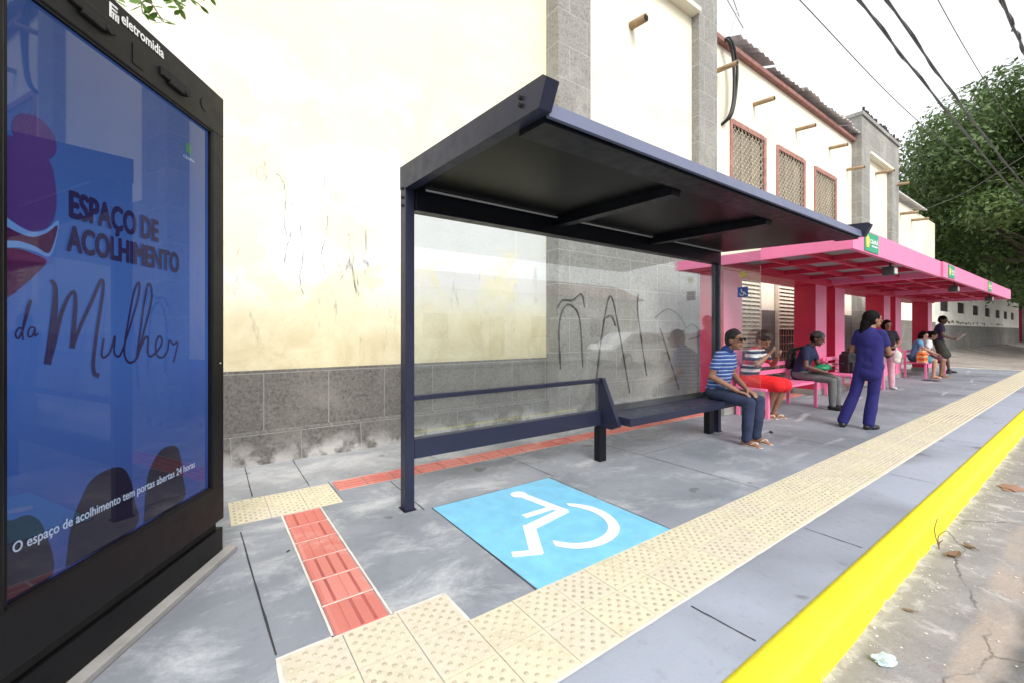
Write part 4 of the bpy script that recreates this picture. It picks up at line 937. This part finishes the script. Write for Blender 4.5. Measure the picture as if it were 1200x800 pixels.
gb_ = Blob(); gb_.e((.02, .36, .715), (.15, .13, .062)); gb_.e((-.02, .42, .73), (.10, .08, .06)); gbo = gb_.build('handbag', cloth('bright green bag cloth', (.01, .22, .10), .25, None, .5), None, .008, 2, .012); gbo.location = (9.0, 3.36, 0); gbo.rotation_euler = (0, 0, PI)
tag(gbo, 'small bright green bag on the lap of the young man in the cap', 'bag')
MB().tube(smooth_poly([(.13, .32, .745), (.08, .36, .80), (-.05, .42, .80), (-.10, .44, .745)], 6), .009, 8).build('handle', M['kblack'], gbo, smooth=True)
ph = MB().obox((.0, .60, .80), (.98, .17, 0), (-.17, .98, .12), (0, -.12, 1), (.04, .075, .006)).build('phone', M['kblack']); ph.location = (9.0, 3.36, 0); ph.rotation_euler = (0, 0, PI); tag(ph, 'black mobile phone held above the green bag', 'phone')
# 4: woman in navy uniform, standing
p = dict(hip=(.165, .0, .93), chest=(.175, .01, 1.375), neck=(.185, .03, 1.455), head=(.20, .055, 1.575), hiptwist=0, twist=-8, build=.90,
    elbow_r=(.375, .05, 1.10), wrist_r=(.25, .25, 1.14), hand_r=(-1, .25, .1), palm_r=(0, -1, 0), elbow_l=(-.035, .05, 1.12), wrist_l=(.10, .25, 1.11), hand_l=(1, .2, .1), palm_l=(0, -1, 0),
    knee_r=(.205, .03, .50), knee_l=(.0, -.0, .50), ankle_r=(.16, -.01, .082), ankle_l=(-.13, -.06, .082), foot_r=(.55, .9, 0), foot_l=(-.10, 1, 0), look=(-52, 2))
J = person('woman standing with folded arms in a navy blue uniform, back to the camera', (7.50, 2.10, 0), R_(-84), .965, p, SK['tan'], .007)
navy = cloth('navy uniform cotton', (.014, .013, .13), .2)
tee(J, navy, 'tunic', .50, .15, .016, disp=.005); trousers(J, navy, to=1.97, puff=.013, flare=.014, disp=.006); shoes(J, paint('black flat shoe', (.012, .012, .012), .4)); hair(J, HAIR, kind='long')
# 5: woman behind her
p = dict(hip=(0, 0, .93), chest=(0, .02, 1.375), neck=(0, .04, 1.455), head=(0, .06, 1.57), build=1.0, elbow_r=(.25, .02, 1.10), wrist_r=(.14, .24, 1.05), hand_r=(-.6, .8, 0), elbow_l=(-.25, .02, 1.10), wrist_l=(-.10, .24, 1.05), hand_l=(.6, .8, 0),
    knee_r=(.10, .03, .50), knee_l=(-.10, .0, .50), ankle_r=(.11, 0, .082), ankle_l=(-.11, 0, .082), foot_r=(.2, 1, 0), foot_l=(-.2, 1, 0), look=(10, 12))
J = person('woman in black top and pale pink trousers, half hidden behind the woman in navy', (13.25, 3.10, 0), R_(120), .96, p, SK['brown'], .009)
tee(J, cloth('black top jersey', (.014, .014, .022), .2), low=.09); trousers(J, cloth('pale pink cotton', (.62, .36, .44), .12), puff=.016); shoes(J, paint('white canvas shoe', (.6, .6, .58), .6)); hair(J, HAIR, kind='bob')
wb = Blob(); wb.e((-.13, .24, .80), (.085, .05, .13)); wb.e((-.12, .24, .70), (.075, .05, .08)); wb.c((-.13, .24, .88), (-.10, .22, 1.05), .02, .014); o = wb.build('handbag', cloth('off white bag cloth', (.62, .60, .56), .1), None, .008, 2, .01); o.location = (13.25, 3.10, 0); o.rotation_euler = (0, 0, R_(120)); tag(o, 'off white bag hanging from the arm of the woman in pale pink trousers', 'bag')
# 6, 7: two seated on the far bench
p = seated(lean=.12, head_f=.22, hz=.585); p.update(look=(-30, 20), wrist_r=(.16, .46, .74), elbow_r=(.24, .22, .88), foot_y=.45)
J = person('seated person in light blue top with bare legs, next to the orange bag', (17.35, 3.42, 0), R_(188), 1.0, p, SK['light'], .010)
tee(J, cloth('light blue jersey', (.12, .36, .60), .15), voxel=.011); trousers(J, cloth('teal shorts cloth', (.06, .30, .38), .2), 'shorts', .7, .02, .011); shoes(J, paint('brown sandal', (.30, .17, .11), .7), 'sandal', sole=True); hair(J, HAIR, kind='bob')
p = seated(lean=.14, head_f=.24, hz=.585); p.update(look=(10, 24))
J = person('seated woman in white blouse, between the person in light blue and the tall man', (18.15, 3.38, 0), R_(182), 1.0, p, SK['brown'], .010)
tee(J, cloth('white blouse cotton', (.74, .76, .80), .06), voxel=.011); trousers(J, cloth('dark maroon shorts cloth', (.10, .03, .04), .2), 'shorts', .8, .02, .011); shoes(J, paint('beige sandal', (.48, .38, .30), .7), 'sandal', sole=True); hair(J, HAIR, kind='bun')
# 8: tall man by the last pillar
p = dict(hip=(0, -.03, .93), chest=(0, .0, 1.385), neck=(0, .04, 1.46), head=(0, .07, 1.58), build=1.0, elbow_r=(.25, .06, 1.12), wrist_r=(.12, .26, 1.02), hand_r=(-.5, .8, .1), elbow_l=(-.25, .06, 1.12), wrist_l=(-.10, .26, 1.02), hand_l=(.5, .8, .1),
    knee_r=(.14, .08, .50), knee_l=(-.13, .14, .50), ankle_r=(.16, .08, .082), ankle_l=(-.15, .2, .082), foot_r=(.1, 1, 0), foot_l=(-.1, 1, 0), look=(-20, 14))
J = person('tall man in dark purple shirt reading papers beside the last pink pillar', (19.95, 3.28, 0), R_(190), 1.10, p, SK['dark'], .010)
tee(J, cloth('dark purple jersey', (.035, .025, .075), .2), voxel=.011); trousers(J, cloth('black olive shorts cloth', (.03, .034, .028), .2), 'shorts', .9, .03, .011); shoes(J, paint('black trainer', (.014, .013, .013), .5)); hair(J, HAIR)
pm = MB()
for k in range(3): pm.obox((.0, .40 + .01 * k, 1.06 + .012 * k), (.99, .1 * k, 0), (-.08 * k, .70, .71), (0, -.71, .70), (.20, .13, .003))
o = pm.build('newspaper', paint('newsprint', (.46, .44, .40), .9, .2, 20)); o.location = (19.95, 3.28, 0); o.rotation_euler = (0, 0, R_(190)); o.scale = (1.1, 1.1, 1.1); tag(o, 'open newspaper held by the tall man at the far end', 'newspaper')
# bags standing on the benches
def soft_bag(name, parts_, mat, loc, label, cat, disp=.03, rz=0):
    b = Blob()
    for bx in parts_: b.mb.box(*bx)
    o = b.build(name, mat, None, .011, 9, disp); o.location = loc; o.rotation_euler = (0, 0, rz); return tag(o, label, cat)
o = soft_bag('backpack', [(-.17, .17, -.10, .10, .0, .40), (-.13, .13, -.09, .08, .36, .46), (-.14, .14, -.17, -.08, .03, .24)], cloth('black backpack cloth', (.010, .010, .011), .2, None, .7), (11.35, 3.28, .477), 'black backpack standing on the middle pink bench, left of the woman in navy', 'backpack', rz=-.3)
MB().tube(smooth_poly([(-.05, .02, .44), (0, .02, .52), (.05, .02, .44)], 5), .010, 8).build('carry_loop', M['kblack'], o, smooth=True)
MB().box(-.12, .12, -.182, -.168, .17, .185, .003).build('pocket_zip', M['steel'], o)
o = soft_bag('shopping_bag', [(-.21, .21, -.09, .09, .0, .27), (-.17, .19, -.05, .06, .24, .34)], cloth('orange printed bag cloth', (.66, .15, .03), .35, (.15, .4, [(.1, .3, (.66, .50, .28)), (.6, .70, (.30, .08, .04))])), (16.98, 3.16, .476), 'orange patterned bag standing on the far pink bench', 'bag', .04)
for q in (-.04, .04): MB().tube(smooth_poly([(-.09, q, .30), (-.06, q, .42), (.06, q, .42), (.09, q, .30)], 5), .009, 6).build('handle', M['brown'], o, smooth=True)

# ------------------------------------------------------------------ trees
def leafmat(name, c1, c2, c3):
    t = NT(name); oi = t.n('ObjectInfo'); g_ = t.n('NewGeometry')
    f = t.noise(.35, 3, .5); f2 = g_.outputs['Random Per Island']
    c = t.mix(t.step(f2, 0, 1), c1, c2); c = t.mix(t.math('MULTIPLY', t.step(f, .45, .65), .6), c, c3)
    t.col(c); t.rough(.5); t.b.inputs['Transmission Weight'].default_value = 0
    tr = t.n('BsdfTranslucent'); t.l(c, tr.inputs[0]); ms = t.n('MixShader'); ms.inputs[0].default_value = .3
    t.l(t.b.outputs[0], ms.inputs[1]); t.l(tr.outputs[0], ms.inputs[2]); t.l(ms.outputs[0], t.out.inputs[0]); return t.m
LEAF = leafmat('broad green leaves', (.045, .09, .025), (.12, .19, .05), (.18, .26, .08))
BARK = paint('grey brown bark', (.14, .11, .085), .95, .3, 4, .6, 20)
def leaves_mesh(name, pts, nrm, size, mat, parent, rng):
    n = len(pts); a = rng.normal(size=(n, 3)); a -= (a * nrm).sum(1, keepdims=True) * nrm; a /= np.linalg.norm(a, axis=1, keepdims=True); b = np.cross(nrm, a)
    s = size * rng.uniform(.6, 1.3, (n, 1)); l = a * s; w = b * s * .42; dn = nrm * s * .18
    v = np.stack([pts - l, pts - l * .1 + w - dn, pts + l - dn * .6, pts - l * .1 - w - dn], 1).reshape(-1, 3)
    me = bpy.data.meshes.new(name); me.vertices.add(n * 4); me.vertices.foreach_set('co', v.ravel())
    me.loops.add(n * 4); me.loops.foreach_set('vertex_index', np.arange(n * 4)); me.polygons.add(n); me.polygons.foreach_set('loop_start', np.arange(0, n * 4, 4)); me.polygons.foreach_set('loop_total', np.full(n, 4))
    me.update(calc_edges=True); return link(name, me, mat, parent)
def tree(loc, h, crown_c, crown_r, nclump, nleaf, size, label, seed, clump_r=(.12, .24)):
    rng = np.random.default_rng(seed); r = empty('tree', loc, 0, label=label, cat='tree')
    cc = np.array(crown_c); cr = np.array(crown_r); pts = []; nr = []; centers = []
    while len(centers) < nclump:
        d = rng.normal(size=3); d /= np.linalg.norm(d); q = rng.uniform(.25, .95) ** .5
        if d[2] < -.75: continue
        centers.append((cc + d * cr * q, rng.uniform(*clump_r) * cr.mean()))
    per = nleaf // nclump
    for c, rad in centers:
        d = rng.normal(size=(per, 3)); d /= np.linalg.norm(d, axis=1, keepdims=True); rr = rad * rng.uniform(.55, 1.08, (per, 1))
        p_ = c + d * rr * np.array([1.15, 1.15, .8]); nn = d + rng.normal(size=(per, 3)) * .55 + np.array([0, 0, .35]); nn /= np.linalg.norm(nn, axis=1, keepdims=True)
        pts.append(p_); nr.append(nn)
    leaves_mesh('crown', np.concatenate(pts), np.concatenate(nr), size, LEAF, r, rng)
    t = MB(); tr0 = h * .02 + .12
    base = Vector((0, 0, -.2)); top = Vector((cc[0], cc[1], cc[2] - cr[2] * .35)); mid = Vector((top.x * .3, top.y * .3, top.z * .5)) + Vector((.2, -.1, 0))
    t.tube(smooth_poly([base, mid, top], 8), list(np.linspace(tr0 * 1.3, tr0 * .6, 17)), 10)
    for c, rad in centers[:26]:
        st = mid.lerp(top, rng.uniform(.2, 1)); e_ = st.lerp(Vector(c), .75); m_ = st.lerp(e_, .5) + Vector((0, 0, -.3))
        t.tube(smooth_poly([st, m_, e_], 5), list(np.linspace(tr0 * .45, .03, 11)), 6)
    t.build('trunk', BARK, r, smooth=True); return r
tree((44, -1.5, -.1), 17, (0, 3.3, 9.2), (13.5, 9, 7.9), 230, 170000, .155, 'large dense green tree rising beyond the far end of the building', 3)
tree((62, 2.0, 0), 13, (1, 1, 7.5), (9, 8, 5.8), 70, 30000, .24, 'darker tree standing behind the large one at the end of the pavement', 5)
tree((90, 4, 0), 13, (0, 0, 6.5), (12, 12, 5.8), 60, 20000, .3, 'distant tree low on the right past the end of the wall', 9)
# twig of small leaves hanging into the top left corner
hb_ = empty('leafy_branch', (-.6, 4.3, 3.6), 0, label='twigs with small green leaves hanging down above the black kiosk', cat='branch')
bpy.context.view_layer.update()
rng = np.random.default_rng(11); tw = MB(); lp = []; ln = []
main = smooth_poly([(-3.2, 4.6, 5.2), (-1.6, 4.0, 4.2), (-.6, 3.55, 3.62), (-.1, 3.4, 3.50)], 8); tw.tube(main, list(np.linspace(.03, .006, len(main))), 8)
for st, en in (((-.45, 3.5, 3.58), (-.20, 3.38, 3.25)), ((-.30, 3.46, 3.54), (-.02, 3.36, 3.42)), ((-.55, 3.53, 3.6), (-.42, 3.40, 3.28)), ((-.15, 3.42, 3.5), (.03, 3.4, 3.53)), ((-.9, 3.7, 3.8), (-.7, 3.5, 3.4)), ((-.25, 3.44, 3.53), (-.12, 3.33, 3.33)), ((-.35, 3.47, 3.56), (-.30, 3.38, 3.26))):
    mid_ = [(a + b) / 2 for a, b in zip(st, en)]; mid_[2] += .03; pl = smooth_poly([st, mid_, en], 6); tw.tube(pl, .0028, 5)
    for i in range(2, len(pl)):
        for s_ in (-1, 1):
            d = Vector((s_ * .7 + rng.normal() * .2, rng.normal() * .5, -.45 + rng.normal() * .3)).normalized(); lp.append(pl[i] + d * .032); ln.append((d, Vector((rng.normal() * .5, -.5 + rng.normal() * .4, .8)).normalized()))
P_(tw, 'twig', BARK, hb_, smooth=True)
lm = MB()
for p_, (d, nn) in zip(lp, ln):
    s_ = d.cross(nn).normalized(); nn = s_.cross(d); L_ = .034 * rng.uniform(.8, 1.25); W_ = L_ * .42
    lm.add([p_ - d * L_, p_ - d * L_ * .4 + s_ * W_ * .85, p_ + d * L_ * .3 + s_ * W_, p_ + d * L_ * .85 + s_ * W_ * .4, p_ + d * L_, p_ + d * L_ * .85 - s_ * W_ * .4, p_ + d * L_ * .3 - s_ * W_, p_ - d * L_ * .4 - s_ * W_ * .85], [tuple(range(8))])
P_(lm, 'leaves', leafmat('small bright leaves', (.07, .15, .02), (.13, .24, .04), (.10, .20, .03)), hb_, fix=False)

# ------------------------------------------------------------------ overhead cables
def cable(pts, r, label, twist=0):
    r *= .64; pp = smooth_poly(pts, 14); mb = MB(); mb.tube(pp, r, 7)
    if twist:
        q = [p + Vector((0, math.cos(i * .9), math.sin(i * .9))) * r * 1.4 for i, p in enumerate(pp)]; mb.tube(q, r * .7, 6)
    tag(mb.build('overhead_cable', M['cable'], smooth=True), label, 'cable', 'cables overhead')
cable([(-8, 3.5, 8.4), (2, 3.5, 7.85), (9.4, 3.5, 7.80), (19.3, 3.5, 8.06), (37.9, 3.4, 9.6)], .016, 'thin cable nearest the building roof, leftmost in the sky')
cable([(-8, 2.4, 7.5), (2, 2.4, 6.95), (8.79, 2.4, 6.84), (15.4, 2.4, 6.98), (32.5, 2.4, 7.6)], .030, 'thick twisted black cable, second from the building', 1)
cable([(-8, 2.0, 7.2), (2, 2., 6.6), (8.62, 2.0, 6.50), (15.8, 2.0, 6.69), (27.1, 2.0, 7.3), (34, 2, 7.8)], .028, 'thick twisted black cable, third from the building', 1)
cable([(-8, 1.5, 6.9), (2, 1.5, 6.4), (8.94, 1.5, 6.36), (14.5, 1.5, 6.66), (20, 1.5, 7.1), (30, 1.5, 8.0)], .010, 'thin single wire right of the two thick cables')
cable([(-8, .9, 6.8), (2, .9, 6.1), (9.5, .9, 6.2), (12.2, .9, 6.5), (20, .9, 7.2)], .030, 'short stretch of thick cable at the top right corner', 1)
cable([(25.6, 5.2, 6.6), (23.2, 3.3, 6.5), (20.3, 1.5, 6.7), (16, -1.6, 7.3)], .018, 'slack pale wire running from the far wall across in front of the tree')
for k in range(3): cable([(-8, .2 - k * .35, 9), (6, .2 - k * .35, 8.4), (16, .25 - k * .3, 8.5), (40, .3 - k * .3, 9.6)], .006, ['hair thin wire high on the right, lowest of three', 'hair thin wire high on the right, middle of three', 'hair thin wire high on the right, topmost of three'][k])

# ------------------------------------------------------------------ litter on the road and pavement
def crumple(name, loc, sx, sy, sz, mat, label, cat, seed, rz=0):
    bm = bmesh.new(); bmesh.ops.create_icosphere(bm, subdivisions=3, radius=1)
    for v in bm.verts:
        k = 1 + .45 * noise.noise(v.co * 1.6 + Vector((seed, 0, 0))) + .2 * noise.noise(v.co * 4 + Vector((seed, 2, 0)))
        v.co = Vector((v.co.x * sx * k, v.co.y * sy * k, max(0.001, (v.co.z + .6) * sz * k)))
    me = bpy.data.meshes.new(name); bm.to_mesh(me); bm.free(); o = link(name, me, mat); o.location = loc; o.rotation_euler = (0, 0, rz); return tag(o, label, cat)
crumple('plastic_scrap', (2.49, .587, -.137), .055, .030, .018, paint('pale blue plastic film', (.50, .62, .70), .3, .1), 'crumpled pale blue white plastic scrap lying on the road', 'litter', 3, -.5)
dl = paint('dry brown leaf', (.20, .12, .07), .8, .3)
def dry_leaf(loc, L_, rz, label, curl=.3):
    mb = MB(); n = 8; top = []
    for i in range(n + 1):
        u = i / n; w_ = math.sin(PI * u) ** .8 * L_ * .25; z = curl * L_ * (abs(u - .5) * 1.4) ** 2 + .004
        top += [((u - .5) * L_, -w_, z + w_ * .3), ((u - .5) * L_, 0, z - .002), ((u - .5) * L_, w_, z + w_ * .3)]
    mb.add(top, [(3 * i + k, 3 * i + k + 1, 3 * i + k + 4, 3 * i + k + 3) for i in range(n) for k in (0, 1)])
    mb.tube([(-L_ * .75, 0, .012), (-L_ * .5, 0, .01)], .002, 5)
    o = mb.build('dry_leaf', dl, fix=False); o.location = loc; o.rotation_euler = (0, 0, rz); tag(o, label, 'leaf')
dry_leaf((4.05, .60, -.137), .13, -.3, 'large dry brown leaf against the kerb, beside the upright twig')
dry_leaf((4.30, .56, -.137), .09, .9, 'smaller dry leaf on the road just past the large one')
dry_leaf((3.05, .62, -.137), .05, 1.9, 'tiny curled brown leaf on the road near the blue plastic scrap')
tg = MB()
for q in (((4.12, .68, -.14), (4.10, .70, -.02), (4.13, .69, .06)), ((4.12, .68, -.14), (4.15, .69, -.07), (4.19, .66, -.03)), ((4.11, .68, -.14), (4.06, .67, -.08), (4.04, .65, -.05))): tg.tube(smooth_poly(q, 5), .003, 5)
tag(tg.build('dry_twig', dl), 'dry twig standing upright at the foot of the yellow kerb', 'twig')
crumple('broken_tile', (6.25, .54, -.14), .13, .07, .012, paint('terracotta shard', (.30, .17, .12), .9, .2), 'reddish brown flat shard on the road beside the kerb', 'debris', 8)
crumple('tar_patch', (16.5, 2.9, 0.0), .22, .18, .012, M['joint'], 'dark flattened scrap lying on the pavement near its far end', 'debris', 5)
crumple('black_scrap', (6.2, 2.65, 0), .05, .022, .012, M['joint'], 'small black scrap on the pavement between the two shelters', 'debris', 12, .7)
crumple('black_scrap', (.42, 2.95, 0), .013, .006, .004, M['joint'], 'tiny black scrap beside the red guide tiles', 'debris', 15, .7)
peb = MB(); rr = random.Random(5)
for i in range(240):
    x_ = rr.uniform(1.6, 11); y_ = .70 - abs(rr.gauss(0, .16)); s_ = rr.uniform(.002, .009)
    if rr.random() < .3: y_ = rr.uniform(.1, .7)
    peb.add([(x_ + v.x * s_ * rr.uniform(.8, 1.4), y_ + v.y * s_, -.136 + v.z * s_ * .6) for v in ICO_V[:12]], [(0, 1, 2), (3, 4, 5), (6, 7, 8), (9, 10, 11), (0, 4, 8), (2, 6, 10), (1, 5, 9), (3, 7, 11)])
peb = MB()
o8 = [(1, 0, 0), (0, 1, 0), (-1, 0, 0), (0, -1, 0), (0, 0, 1), (0, 0, -1)]
for i in range(300):
    x_ = rr.uniform(1.6, 11); y_ = .69 - abs(rr.gauss(0, .14)); s_ = rr.uniform(.002, .008)
    if rr.random() < .3: y_ = rr.uniform(.1, .7)
    peb.add([(x_ + a * s_ * rr.uniform(.7, 1.5), y_ + b * s_ * rr.uniform(.7, 1.5), -.137 + c * s_ * .6) for a, b, c in o8], [(0, 1, 4), (1, 2, 4), (2, 3, 4), (3, 0, 4), (1, 0, 5), (2, 1, 5), (3, 2, 5), (0, 3, 5)])
tag(peb.build('grit', M['mortar']), kind='stuff')

# ------------------------------------------------------------------ across the street (seen mirrored in the glass)
hs_ = empty('house', (12, -14, 0), label='pale low house across the street, seen mirrored in the shelter glass', cat='house'); bpy.context.view_layer.update()
P_(MB().box(-20, 26, -19, -14, -.1, 3.6), 'wall', M['offwhite'], hs_)
P_(MB().prism([(-19.5, 3.6), (-16.5, 4.9), (-13.5, 3.6)], 'x', -20.3, 26.3), 'roof', M['gutter'], hs_)
for x_ in (-12, -4, 3, 9, 16, 21): P_(MB().box(x_, x_ + 1.4, -14.0, -13.96, 1.0, 2.3), 'window', M['wpane'], hs_)
for x_ in (-8, 6, 13): P_(MB().box(x_, x_ + 1.0, -14.0, -13.95, -.1, 2.2), 'door', M['brown'], hs_)
car = empty('parked_car', (15.5, -6.2, -.14), 0, label='white hatchback parked across the street, seen mirrored in the shelter glass', cat='car')
cw = paint('white car paint', (.75, .76, .78), .25, .03, 2, 0)
cb = Blob().mb
prof = [(-2.0, .35), (-2.02, .75), (-1.85, .98), (-1.45, 1.02), (-.75, 1.42), (.0, 1.48), (.85, 1.44), (1.55, 1.05), (1.98, .95), (2.02, .40), (1.7, .25), (-1.7, .25)]
body = MB()
for k, (y_, s_) in enumerate(((-.82, .96), (-.62, 1), (.62, 1), (.82, .96))):
    body.v += [(a * (s_ if abs(a) > 1 else 1), y_ if b < 1.0 else y_ * .80, b) for a, b in prof]
n = len(prof)
body.f = [(k * n + i, k * n + (i + 1) % n, (k + 1) * n + (i + 1) % n, (k + 1) * n + i) for k in range(3) for i in range(n)] + [tuple(range(n)), tuple(3 * n + i for i in range(n))]; body.mi = [0] * len(body.f)
body.build('body', cw, car)
for s_ in (-1, 1): MB().prism([(-1.30, 1.04), (-.72, 1.36), (.80, 1.38), (1.32, 1.06)], 'y', s_ * .80 - .02, s_ * .80 + .02).build('side_window', M['wpane'], car)
for x_ in (-1.3, 1.3):
    for y_ in (-.80, .80):
        w_ = MB().cyl((x_, y_ - .1, .31), (x_, y_ + .1, .31), .31, 24).build('wheel', M['hose'], car)
        MB().cyl((x_, y_ - .11, .31), (x_, y_ + .11, .31), .19, 16).build('rim', M['steel'], w_)
for y_ in (-.6, .6): MB().box(-2.04, -1.97, y_ - .15, y_ + .15, .62, .76, .02).build('headlight', M['lens'], car); MB().box(1.97, 2.04, y_ - .13, y_ + .13, .68, .84, .02).build('tail_lamp', M['red'], car)
# a low sun-bleached tree line behind the house
tree((2, -24, 0), 9, (0, 0, 5.5), (4.5, 4, 3.4), 30, 9000, .22, 'round tree behind the pale house across the street', 21)
